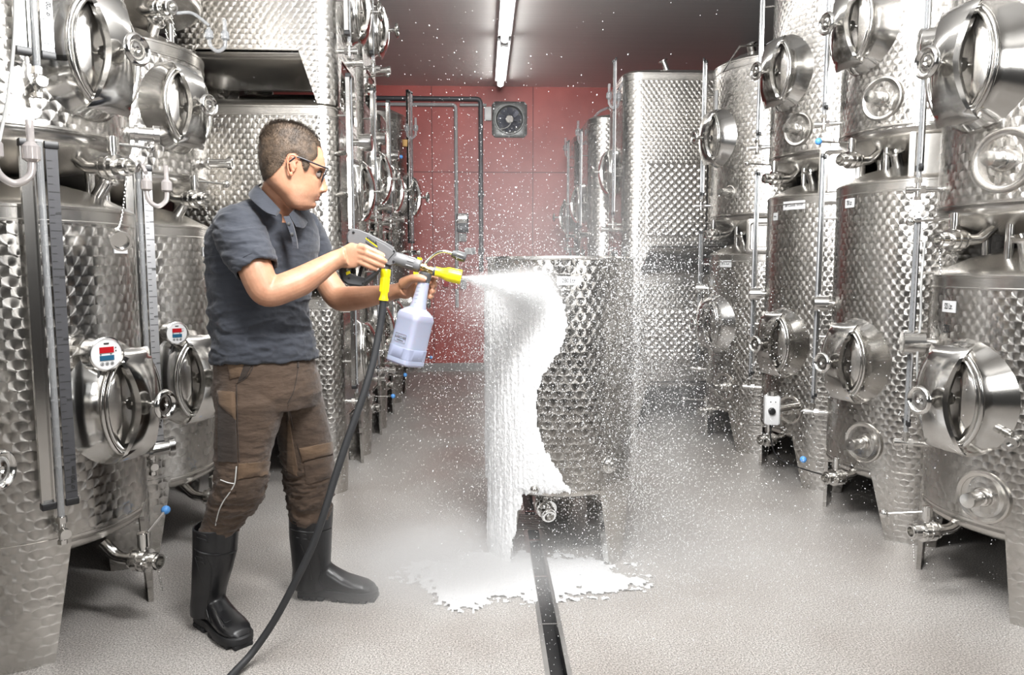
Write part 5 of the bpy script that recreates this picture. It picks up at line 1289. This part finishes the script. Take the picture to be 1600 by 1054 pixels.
boot_lines(br, [((304, 856), (335, 866), (369, 860)), ((303, 812), (330, 828), (371, 824))], [[(308, 832), (320, 836), (324, 841)], [(308, 839), (321, 843), (325, 848)], [(306, 868), (316, 871), (319, 875)], [(306, 875), (317, 878), (320, 882)], [(305, 870), (311, 890), (320, 915)], [(322, 868), (330, 890), (328, 925), (322, 955)], [(322, 950), (330, 972), (350, 978)], [(345, 965), (352, 972), (362, 968)]])
bl = boot([(452, 520, 790, 2.86), (452.5, 519.5, 806, 2.86), (453, 518, 832, 2.865), (456, 517, 862, 2.87), (458, 516, 885, 2.875), (457, 517, 902, 2.88), (458, 520, 912, 2.885)], (-.735, 2.885, 0), (-.430, 2.835, 0), '')
boot_lines(bl, [((453, 824), (485, 831), (518, 825)), ((453, 792), (486, 799), (520, 791))], [[(460, 804), (478, 805), (484, 813)], [(464, 810), (479, 811)], [(459, 832), (478, 835), (483, 843)], [(463, 839), (480, 842)], [(480, 836), (496, 860), (502, 890), (496, 905)], [(498, 905), (506, 918), (524, 921)], [(470, 850), (482, 880), (486, 905)]])
for o in (br, bl):
    o.data.transform(T_(*(-PL))); o.parent = man
    for c_ in o.children: c_.data.transform(T_(*(-PL)))
# ------------------------------------------------------------------ spray gun
GY = 2.53
gp = lambda x, y, o_=0: atY(x, y, GY+o_)
gun = empty('spray_gun', gp(600, 400), 'grey and yellow foam spray gun with a milky bottle, held by the man', 'spray gun'); GI = T_(*(-gun.location))
def slab(outline, y0, y1, bev, yc=GY):
    m = MB(); m.M = GI; n_ = len(outline); cx = sum(p[0] for p in outline)/n_; cy_ = sum(p[1] for p in outline)/n_
    def ins(k):
        out = []
        for i in range(n_):
            x, y = outline[i]; L_ = math.hypot(x-cx, y-cy_); out.append((x-(x-cx)/L_*k, y-(y-cy_)/L_*k))
        return out
    m.loft([[atY(x, y, yc+o_) for x, y in ins(k)] for o_, k in ((y0, bev), (y0+.3*(y1-y0)*.3, bev*.3), (y0+.25*(y1-y0), 0), (y1-.25*(y1-y0), 0), (y1-.09*(y1-y0), bev*.3), (y1, bev))]); return m
body_o = [(541.5, 369), (544, 362), (550, 357), (558, 357.5), (575, 364), (592, 372.5), (606, 380), (614, 385), (619, 393), (621, 404), (617.5, 413), (610, 415), (601, 412), (592, 404), (580, 396), (566, 388), (556, 381.5), (547, 382), (542.5, 378)]
slab(body_o, -.021, .021, 2.0).build('gun_body', 'gun', gun, sharp=30)
gb = gun.children[0]
m = slab([(586, 374), (600, 380), (612, 388), (618, 395), (612, 402), (605, 410), (597, 404), (590, 396)], -.025, .025, 2.5); m.build('side_cover', 'gun', gb, sharp=30)
for px, py in ((615.5, 392.5), (615, 408), (552.5, 362.5)):
    m = MB(); m.M = GI; m.lathe(gp(px, py, -.022), (0, -1, 0), [(0, .0042), (.0025, .0042), (.003, .003)], 12); m.build('screw', 'black', gb)
def hyaw(o_): return None
def gtext(txt, px, py, size, ang, mat, off, name='printed_text'):
    p = gp(px, py, off)-gun.location; a = R(ang); xx = Vector((cos(a), 0, -sin(a))); zz = Vector((sin(a), 0, cos(a)))
    return text_mesh(name, txt, size, basis(p, xx, zz, (0, -1, 0)), mat, gb, bold=True)
gtext('KÄRCHER', 581.5, 376.6, .0098, 34.5, 'ink', -.0232, 'printed_name')
slab([(571, 372.6), (572, 371.0), (590.4, 384.8), (589.4, 386.4)], -.0228, -.018, .1).build('yellow_bar', 'yellow', gb)
gtext('PROFESSIONAL', 578.0, 382.0, .0052, 34.5, 'ink', -.0232, 'printed_name')
m = MB(); m.M = GI
m.lathe(gp(614, 402.5), gp(658, 416)-gp(614, 402.5), [(0, .019), (.008, .0225), (.045, .0225), (.05, .0205), (.075, .0205), (.078, .022), (.094, .022), (.098, .018), (.099, .01)], 28)
m.build('barrel', 'gun', gun); br_ = gun.children[-1]
ax = (gp(658, 416)-gp(614, 402.5)).normalized(); m = MB(); m.M = GI; s1 = ax.cross(Vector((0, 1, 0))).normalized()
for k in range(8):
    a = 2*pi*k/8+.3; d = s1*cos(a)+Vector((0, 1, 0))*sin(a); p = gp(614, 402.5)+ax*.050+d*.0205; m.tube([p, p+ax*.024], .0028, 8)
m.build('grip_ribs', 'gun', br_)
# grip loop and trigger
m = MB(); m.M = GI; m.tube([gp(x, y) for x, y in ((548, 378), (541, 395), (537, 415), (537, 430), (545, 439), (560, 441.5), (570, 440), (579, 434), (587, 427), (592, 420))], lambda t: .0125 if t < .62 else .0125-.0060*(t-.62)/.38, 14, sm=5); m.build('grip', 'gun_dark', gun)
m = slab([(534, 427), (542, 424), (556, 430), (570, 434), (572, 440), (567, 446.5), (543, 443.5), (535, 437)], -.017, .017, 1.6); m.build('grip_foot', 'gun_dark', gun, sharp=30)
for px, py in ((545, 434), (567, 442)):
    m = MB(); m.M = GI; m.lathe(gp(px, py, -.018), (0, -1, 0), [(0, .0036), (.002, .0036), (.0025, .002)], 10); m.build('screw', 'black', gun)
slab([(540, 425), (546.5, 422.5), (548, 427), (541, 430)], -.019, .01, .5).build('safety_catch', 'yellow', gun, sharp=30)
m = MB(); m.M = GI; m.tube([gp(x, y) for x, y in ((574, 398), (568, 412), (563, 425), (561, 434))], .006, 10, sm=4); m.build('trigger', 'black', gun)
m = MB(); m.M = GI; m.lathe(gp(606, 411), gp(602, 424)-gp(606, 411), [(0, .0145), (.026, .0145), (.028, .012)], 18); m.build('inlet', 'gun_dark', gun)
m = MB(); m.M = GI; m.lathe(gp(603, 420), gp(599.2, 469)-gp(603, 420), [(0, .0145), (.004, .0168), (.022, .0172), (.026, .0155), (.030, .0160), (.075, .0150), (.085, .0125), (.095, .0135), (.103, .0165), (.107, .0165), (.108, .010)], 26); cn = m.build('hose_connector', 'yellow', gun)
m = MB(); m.M = GI; a0 = gp(602, 430); d = (gp(599.2, 469)-gp(603, 420)).normalized(); sx = d.cross(Vector((0, 1, 0))).normalized()
for k in range(10):
    a = 2*pi*k/10; e = sx*cos(a)+Vector((0, 1, 0))*sin(a); m.tube([a0+d*.01+e*.0150, a0+d*.055+e*.0142], .0022, 6)
m.build('ribs', 'yellow', cn)
# brass block, nozzle, second lance
m = MB(); m.M = GI; m.lathe(gp(657, 416), gp(679, 425)-gp(657, 416), [(0, .012), (.008, .012), (.009, .016), (.018, .016), (.019, .011), (.030, .011), (.031, .0145), (.050, .0145)], 18); m.build('brass_coupling', 'brass', gun)
m = MB(); m.M = GI; m.lathe(gp(676.5, 423), gp(721, 433)-gp(676.5, 423), [(0, .010), (.001, .0165), (.009, .0165), (.010, .010)], 24); m.build('dark_ring', 'gun_dark', gun)
m = MB(); m.M = GI; m.lathe(gp(680, 423.8), gp(721, 433)-gp(680, 423.8), [(0, .010), (.0005, .0165), (.022, .0165), (.034, .0205), (.042, .0235), (.046, .0245), (.084, .0250), (.090, .0245), (.091, .020), (.075, .015), (.07, .008)], 28); m.build('nozzle', 'yellow', gun); NZ = gp(722, 433.2)
slab([(652, 401.5), (659, 402.5), (659.5, 406), (652, 405)], -.009, .009, .4).build('lance_tab', 'yellow', gun); slab([(645.5, 424.5), (654, 425.5), (653.5, 429), (646, 428.5)], -.010, .010, .4).build('lance_tab', 'yellow', gun)
m = MB(); m.M = GI; m.tube([gp(x, y, .012) for x, y in ((663, 413), (670, 404.5), (680, 396.5), (689, 393), (697, 393.2), (709, 396.5))], .0052, 12, sm=6); m.build('bent_lance', 'polish', gun)
m = MB(); m.M = GI; m.lathe(gp(706, 395.6, .012), gp(729, 403.5, .012)-gp(706, 395.6, .012), [(0, .008), (.002, .0125), (.012, .0135), (.018, .0155), (.045, .0155), (.050, .0135), (.051, .008)], 24); nz = m.build('second_nozzle', 'gun_dark', gun)
m = MB(); m.M = GI; a0 = gp(713, 398, .012); d = (gp(729, 403.5, .012)-gp(706, 395.6, .012)).normalized(); sx = d.cross(Vector((0, 1, 0))).normalized()
for k in range(9):
    a = 2*pi*k/9; e = sx*cos(a)+Vector((0, 1, 0))*sin(a); m.tube([a0+e*.0152, a0+d*.026+e*.0152], .002, 6)
m.build('ribs', 'gun_dark', nz)
# bottle
bt = gp(664, 433); bd = (gp(632, 570)-bt).normalized(); bx = Vector((cos(R(38)), -sin(R(38)), 0)); bx = (bx-bd*bx.dot(bd)).normalized(); by = bd.cross(bx)
def brr(t_, w_, ex, k=1): 
    c = bt+bd*t_; return [c+bx*w_*(abs(cos(a))**(2/ex))*(1 if cos(a) > 0 else -1)+by*w_*k*(abs(sin(a))**(2/ex))*(1 if sin(a) > 0 else -1) for a in (2*pi*(i+.5)/48 for i in range(48))]
pk = 2.13/970
m = MB(); m.M = GI; m.lathe(bt-bd*.018, bd, [(0, .014), (.003, .0205), (.010, .0215), (.034, .0205), (.036, .018)], 26); cap = m.build('bottle_cap', 'gun_dark', gun)
m = MB(); m.M = GI
m.loft([brr(*q) for q in ((.012, .0195, 2), (.03, .0205, 2), (.06, .0225, 2), (.095, .0265, 2), (.108, .029, 2.1), (.116, .040, 2.5), (.128, .0495, 4), (.142, .0515, 5.5), (.150, .0505, 6), (.158, .0495, 6), (.28, .0495, 6), (.288, .0515, 6), (.300, .0515, 6), (.306, .048, 6), (.308, .02, 4))]); bot = m.build('bottle', 'bottle', gun, sharp=25)
m = MB(); m.M = GI; m.loft([brr(*q) for q in ((.246, .0505, 6), (.247, .0512, 6), (.284, .0512, 6), (.285, .0505, 6))], caps=(False, False)); m.build('liquid', 'liquid', bot)
m = MB(); m.M = GI
for k in range(6):
    t_ = .035+.013*k; c = bt+bd*t_; r_ = .0205+.0006*k*2; pts = [c+(Vector((sin(a), -cos(a), 0)))*(r_+.0006) for a in (-.9, -.7, -.5, -.3)]; m.tube(pts, .0006, 5)
m.build('measuring_marks', 'gun', bot)
fn = (-bx*.0-by*1); fn = by if by.y < 0 else -by; fx = bx if bx.x > 0 else -bx
side = -fx if True else fx
# the printed mark sits on the left one of the two faces turned to the camera
cands = sorted([bx, -bx, by, -by], key=lambda v: v.y)[:2]; nf = min(cands, key=lambda v: v.x); ux = (-bd).cross(nf); ux = ux if ux.x > 0 else -ux
p = bt+bd*.215+nf*.0500-gun.location
text_mesh('printed_name', 'KÄRCHER', .0115, basis(p, ux, -bd, nf), 'gun', bot); m = MB(); 
fr = [p+ux*a*.026-bd*b2*.012+nf*.0006 for a, b2 in ((-1, -1.3), (1, -1.3), (1, 1), (-1, 1))]; m.tube(fr, .0005, 5, closed=True)
m.build('printed_frame', 'gun', bot); text_mesh('printed_name', 'PROFESSIONAL', .0045, basis(p+bd*.010, ux, -bd, nf), 'gun', bot)
# hose
hs = [(599, 468, 2.53), (597, 490, 2.53), (592, 520, 2.525), (584, 560, 2.51), (573, 600, 2.49), (558, 645, 2.47), (540, 695, 2.45), (522, 750, 2.43), (505, 805, 2.41), (485, 860, 2.40), (458, 915, 2.39), (428, 970, 2.38), (395, 1018, 2.37), (362, 1054, 2.36)]
HP = [atY(*p) for p in hs]; zmin = .014
HP[-2] = atZ(395, 1018, .05); HP[-1] = atZ(362, 1054, .016); HP[-3].z = max(HP[-3].z, .12)
e = atZ(334, 1083, .014); HP += [e, Vector((e.x-.04, e.y-.35, .014)), Vector((e.x+.08, e.y-.9, .014)), Vector((e.x+.5, e.y-1.6, .014))]
t = empty('high_pressure_hose', (HP[0].x, HP[0].y, 0), 'black hose running from the spray gun down across the left boot to the floor', 'hose')
m = MB(); m.M = T_(-HP[0].x, -HP[0].y, 0); m.tube(HP, .0125, 14, sm=6); m.build('hose', 'hose', t)
# ------------------------------------------------------------------ foam, jet, drops, mist
def foam_mat():
    m, nt, b = nodemat('white_foam'); q = NT(nt); tc = q.n('ShaderNodeTexCoord').outputs['Object']
    b.inputs['Base Color'].default_value = (.92, .925, .93, 1); b.inputs['Roughness'].default_value = .55
    b.inputs['Subsurface Weight'].default_value = .25; b.inputs['Subsurface Radius'].default_value = (.02, .02, .02)
    mp = q.n('ShaderNodeMapping'); q.put(mp.inputs[0], tc); mp.inputs[3].default_value = (1.3, 1.3, .5)
    q.put(b.inputs['Normal'], q.bump(q.m('ADD', q.noise(mp.outputs[0], 60, 5, .65), q.m('MULTIPLY', q.noise(tc, 190, 2), .35)), .9, .008)); return m
MAT['foam'] = foam_mat()
MAT['drop'] = plain('white_drop', (.9, .91, .92), 0, .25)
POLY = [(690, 458), (765, 455), (800, 441), (838, 437), (862, 448), (878, 470), (885, 500), (881, 530), (864, 560), (849, 585), (838, 612), (836, 650), (845, 690), (863, 722), (879, 745), (890, 768), (818, 769), (808, 800), (795, 884), (766, 884), (750, 800), (690, 780)]
def pin(P, x, y):
    c = False; n = len(P); best = 1e9
    for i in range(n):
        x1, y1 = P[i]; x2, y2 = P[(i+1) % n]
        if (y1 > y) != (y2 > y) and x < (x2-x1)*(y-y1)/(y2-y1)+x1: c = not c
        dx, dy = x2-x1, y2-y1; t = max(0, min(1, ((x-x1)*dx+(y-y1)*dy)/(dx*dx+dy*dy))); best = min(best, math.hypot(x-x1-dx*t, y-y1-dy*t))
    return best if c else -best
m = MB(); r0_ = .335; na, nz_ = 210, 330; V = []; ok = []
for j in range(nz_+1):
    z = 1.29*j/nz_
    for i in range(na+1):
        a = R(165+125*i/na); p = Vector((CX+r0_*cos(a), CY+r0_*sin(a), z)); x, y = toPix(p)
        front = (p-Vector((0, 0, CAMH))).dot(Vector((cos(a), sin(a), 0))) < 0
        if front and a > R(192): s_ = pin(POLY, x, y)
        else: s_ = 14*min(1, (a-R(168))/.3)*(1 if z < 1.23 else -1) if (z > .34 or a > R(212)) else -9
        s_ += 5*noise.noise(Vector((a*14, z*16, 3)))+3*noise.noise(Vector((a*50, z*50, 1)))
        streak = noise.noise(Vector((a*26, z*5, 7))); lump = noise.noise(Vector((a*45, z*60, 0)))+.6*noise.noise(Vector((a*100, z*130, 5)))
        th = max(-.0015, min(1, s_/9)*.0085)+max(0, min(1, s_/6))*(.0055*streak+.0035*lump)
        V.append(Vector((CX+(r0_+.0045+th)*cos(a)-CX, CY+(r0_+.0045+th)*sin(a)-CY, z))); ok.append(s_ > -2)
F = [(j*(na+1)+i, j*(na+1)+i+1, (j+1)*(na+1)+i+1, (j+1)*(na+1)+i) for j in range(nz_) for i in range(na) if all(ok[k] for k in (j*(na+1)+i, j*(na+1)+i+1, (j+1)*(na+1)+i+1, (j+1)*(na+1)+i))]
m.add(V, F); fo = m.build('foam_coat', 'foam', sharp=0, loc=(CX, CY, 0)); tag(fo, 'thick white foam running down the left side and leg of the open tank', 'foam', kind='stuff')
# foam lying on the floor
random.seed(11); m = MB(); step = .008; G = {}; fc = Vector((.16, 3.06))
def fh(x, y):
    u_, v_ = (x-.14)/.56, (y-3.02)/.30; d = 1-sqrt(u_*u_+v_*v_)
    d += .34*noise.noise(Vector((x*5, y*6, 2)))+.26*noise.noise(Vector((x*22, y*26, 4)))+.22*noise.noise(Vector((x*60, y*70, 9)))
    d -= .25*max(0, noise.noise(Vector((x*110, y*120, 3))))*max(0, 1.2-3*d)
    return d-.05
nx, ny = int(1.7/step), int(1.0/step); V = []; idx = {}; hs_ = {}
for j in range(ny):
    for i in range(nx):
        x, y = -.55+i*step, 2.55+j*step; hs_[i, j] = fh(x, y)
for (i, j), h in hs_.items():
    x, y = -.55+i*step, 2.55+j*step
    if abs(x-slot_x(y)) < hw+.004 or (gx0-.01 < x < gx1+.01 and gy0-.01 < y < gy1+.01): hs_[i, j] = -1
def vid(i, j):
    if (i, j) not in idx:
        h = hs_[i, j]; idx[i, j] = len(V); V.append((-.55+i*step-.14, 2.55+j*step-3.02, .0008+max(0, min(.22, h))*.045+max(0, h)*.004*noise.noise(Vector((i*.6, j*.6, 0)))))
    return idx[i, j]
F = []
for j in range(ny-1):
    for i in range(nx-1):
        if min(hs_[i, j], hs_[i+1, j], hs_[i, j+1], hs_[i+1, j+1]) > 0: F.append((vid(i, j), vid(i+1, j), vid(i+1, j+1), vid(i, j+1)))
m.add(V, F); o = m.build('foam_puddle', 'foam', sharp=0, loc=(.14, 3.02, 0)); tag(o, 'flat white foam puddle on the floor around the front legs of the open tank', 'foam', kind='stuff')
# drops in the air
IMP = Vector((.14, 3.09, 1.20))
random.seed(21)
def octa(m, p, r, d, L_):
    z = d.normalized(); x = Vector((-z.z, .3, z.x)).cross(z).normalized() if abs(z.y) < .9 else Vector((1, 0, 0)).cross(z).normalized(); y = z.cross(x)
    o_ = len(m.v); m.v += [tuple(p+x*r), tuple(p+y*r), tuple(p-x*r), tuple(p-y*r), tuple(p+z*r*L_), tuple(p-z*r*L_)]
    for a, b_ in ((0, 1), (1, 2), (2, 3), (3, 0)):
        m.f.append((o_+a, o_+b_, o_+4)); m.f.append((o_+b_, o_+a, o_+5)); m.mi += [0, 0]; m.uv += [None, None]
m = MB(); cnt = 0
def okp(p):
    return p.z > .004 and (Vector((p.x-CX, p.y-CY)).length > .35 or p.z > 1.38) and p.y > 2.0 and p.y < 8
def rs(): return .0007+.0015*random.random()**2.4+(.0012 if random.random() < .04 else 0)
PB = Vector((-.72, 2.6, 0))
def nearman(p): return p.x < -.22 and p.y < 2.95
while cnt < 17000:      # curtain thrown off the right hand side of the tank
    a = R(random.gauss(-42, 42)); d = .345+random.expovariate(1/.26); z = 1.42*random.random()**.85+random.gauss(0, .06)
    z *= 1.0 if d < .6 else max(.3, 1-.30*(d-.6)); p = Vector((CX+d*cos(a), CY+d*sin(a)*1.1, z))
    if okp(p) and p.x > .2: octa(m, p, rs(), Vector((random.gauss(0, 1), random.gauss(0, .6), random.gauss(0, 1))), 1.2+random.random()*1.2); cnt += 1
cnt = 0
while cnt < 12000:       # spray thrown back towards the wall and the man
    d = Vector((random.gauss(-.35, .45), random.gauss(.1, .55), random.gauss(-.12, .62))); r_ = random.random()**.75*1.25
    p = IMP+d.normalized()*r_*min(1.3, d.length)+Vector((0, 0, -.12*r_*r_))
    if okp(p) and not nearman(p): octa(m, p, rs()*.85, d, 1.2+random.random()); cnt += 1
cnt = 0
while cnt < 9000:       # splashes low over the floor
    a = random.random()*2*pi; d = .3+random.expovariate(1/.42); p = Vector((CX+.15+d*cos(a)*1.15, CY-.35+d*sin(a)*.8, .004+random.expovariate(1/.16)))
    if okp(p) and not nearman(p): octa(m, p, rs()*.9, Vector((random.gauss(0, 1), random.gauss(0, .5), random.gauss(0, 1))), 1.1+random.random()*.6); cnt += 1
cnt = 0
while cnt < 9000:       # close to the wetted wall of the tank
    a = R(random.uniform(175, 370)); d = .342+random.expovariate(1/.035); p = Vector((CX+d*cos(a), CY+d*sin(a), random.uniform(.25, 1.40)))
    octa(m, p, rs()*.75, Vector((random.gauss(0, .4), 0, 1)), 1.5+random.random()*1.5); cnt += 1
o = m.build('spray_drops', 'drop', sharp=0); tag(o, 'thousands of tiny white drops flying around the open tank', 'water drops', kind='stuff')
# jet
JT = Vector((.235, 3.075, 1.205)); jd = (JT-NZ); JL = jd.length; jd.normalize(); js = jd.cross(Vector((0, 0, 1))).normalized(); ju = js.cross(jd)
m = MB()
for _ in range(3800):
    t = random.random()**.8; r_ = (.004+.095*t**1.15)*abs(random.gauss(0, .42)); a = random.random()*2*pi
    p = NZ+jd*JL*t+js*cos(a)*r_+ju*sin(a)*r_*1.0-Vector((0, 0, .02*t*t))
    if Vector((p.x-CX, p.y-CY)).length < .345: continue
    octa(m, p-NZ, .0006+.0010*random.random(), (p-NZ), 3+6*random.random())
o = m.build('foam_jet', 'drop', sharp=0, loc=tuple(NZ)); tag(o, 'white foam jet fanning out from the yellow nozzle to the tank', 'spray', kind='stuff')
def volmat(name, build):
    mt = bpy.data.materials.new(name); mt.use_nodes = True; nt = mt.node_tree; nt.nodes.clear(); q = NT(nt)
    out = q.n('ShaderNodeOutputMaterial'); sc_ = q.n('ShaderNodeVolumeScatter'); sc_.inputs['Color'].default_value = (.97, .975, .98, 1); sc_.inputs['Anisotropy'].default_value = .0
    q.put(sc_.inputs['Density'], build(q)); nt.links.new(sc_.outputs[0], out.inputs['Volume']); return mt
def jetden(q):
    pos = q.n('ShaderNodeTexCoord').outputs['Object']; sp = q.n('ShaderNodeSeparateXYZ'); q.put(sp.inputs[0], pos)
    t = q.m('DIVIDE', sp.outputs[2], JL); t = q.m('MAXIMUM', t, 0.001)
    rad = q.m('SQRT', q.m('ADD', q.m('MULTIPLY', sp.outputs[0], sp.outputs[0]), q.m('MULTIPLY', sp.outputs[1], sp.outputs[1])))
    w_ = q.m('ADD', .0035, q.m('MULTIPLY', t, .060)); k = q.m('DIVIDE', rad, w_)
    g = q.m('EXPONENT', q.m('MULTIPLY', q.m('MULTIPLY', k, k), -1.0))
    mp = q.n('ShaderNodeMapping'); q.put(mp.inputs[0], pos); mp.inputs[3].default_value = (3, 3, .8)
    nz2 = q.m('ADD', .4, q.m('MULTIPLY', q.noise(mp.outputs[0], 14, 3), 1.2))
    return q.m('MULTIPLY', q.m('MULTIPLY', g, nz2), q.m('ADD', 22.0, q.m('DIVIDE', 7.0, q.m('ADD', t, .04))))
m = MB(); m.lathe((0, 0, 0), (0, 0, 1), [(0, .008), (JL*.3, .055), (JL, .14)], 24)
o = m.build('jet_mist', volmat('jet_mist', jetden), sharp=0, loc=tuple(NZ)); o.rotation_euler = jd.to_track_quat('Z', 'Y').to_euler(); tag(o, 'dense white mist inside the jet between the nozzle and the tank', 'mist', kind='stuff')
GAUSS = [((-.20, 3.00, .06), (.26, .24, .12), 8.5), ((.10, 2.98, .03), (.55, .28, .06), 3.6), ((.82, 3.25, .45), (.16, .30, .50), .45), ((.40, 3.6, 1.35), (.45, .5, .45), .30), ((.10, 2.99, 1.17), (.14, .09, .07), 5.0), ((.05, 3.0, .75), (.10, .12, .40), .8), ((.9, 3.1, .08), (.55, .45, .10), 1.0)]
X0, X1, Y0, Y1, Z0, Z1 = -.85, 2.0, 2.35, 4.9, .002, 2.5
def mistden(q):
    pos = q.n('ShaderNodeTexCoord').outputs['Object']; tot = None
    nz2 = q.m('ADD', .45, q.m('MULTIPLY', q.noise(pos, 7, 3), 1.1))
    for c, s_, a in GAUSS:
        d = q.v('DIVIDE', q.v('SUBTRACT', pos, c), s_); l2 = q.v('DOT_PRODUCT', d, d)
        g = q.m('MULTIPLY', q.m('EXPONENT', q.m('MULTIPLY', l2, -1.0)), a); tot = g if tot is None else q.m('ADD', tot, g)
    return q.m('MULTIPLY', tot, nz2)
m = MB(); m.box(((X0+X1)/2, (Y0+Y1)/2, (Z0+Z1)/2), (X1-X0, Y1-Y0, Z1-Z0)); o = m.build('mist', volmat('drifting_mist', mistden), sharp=0); tag(o, 'pale mist hanging around the open tank and low over the floor', 'mist', kind='stuff')
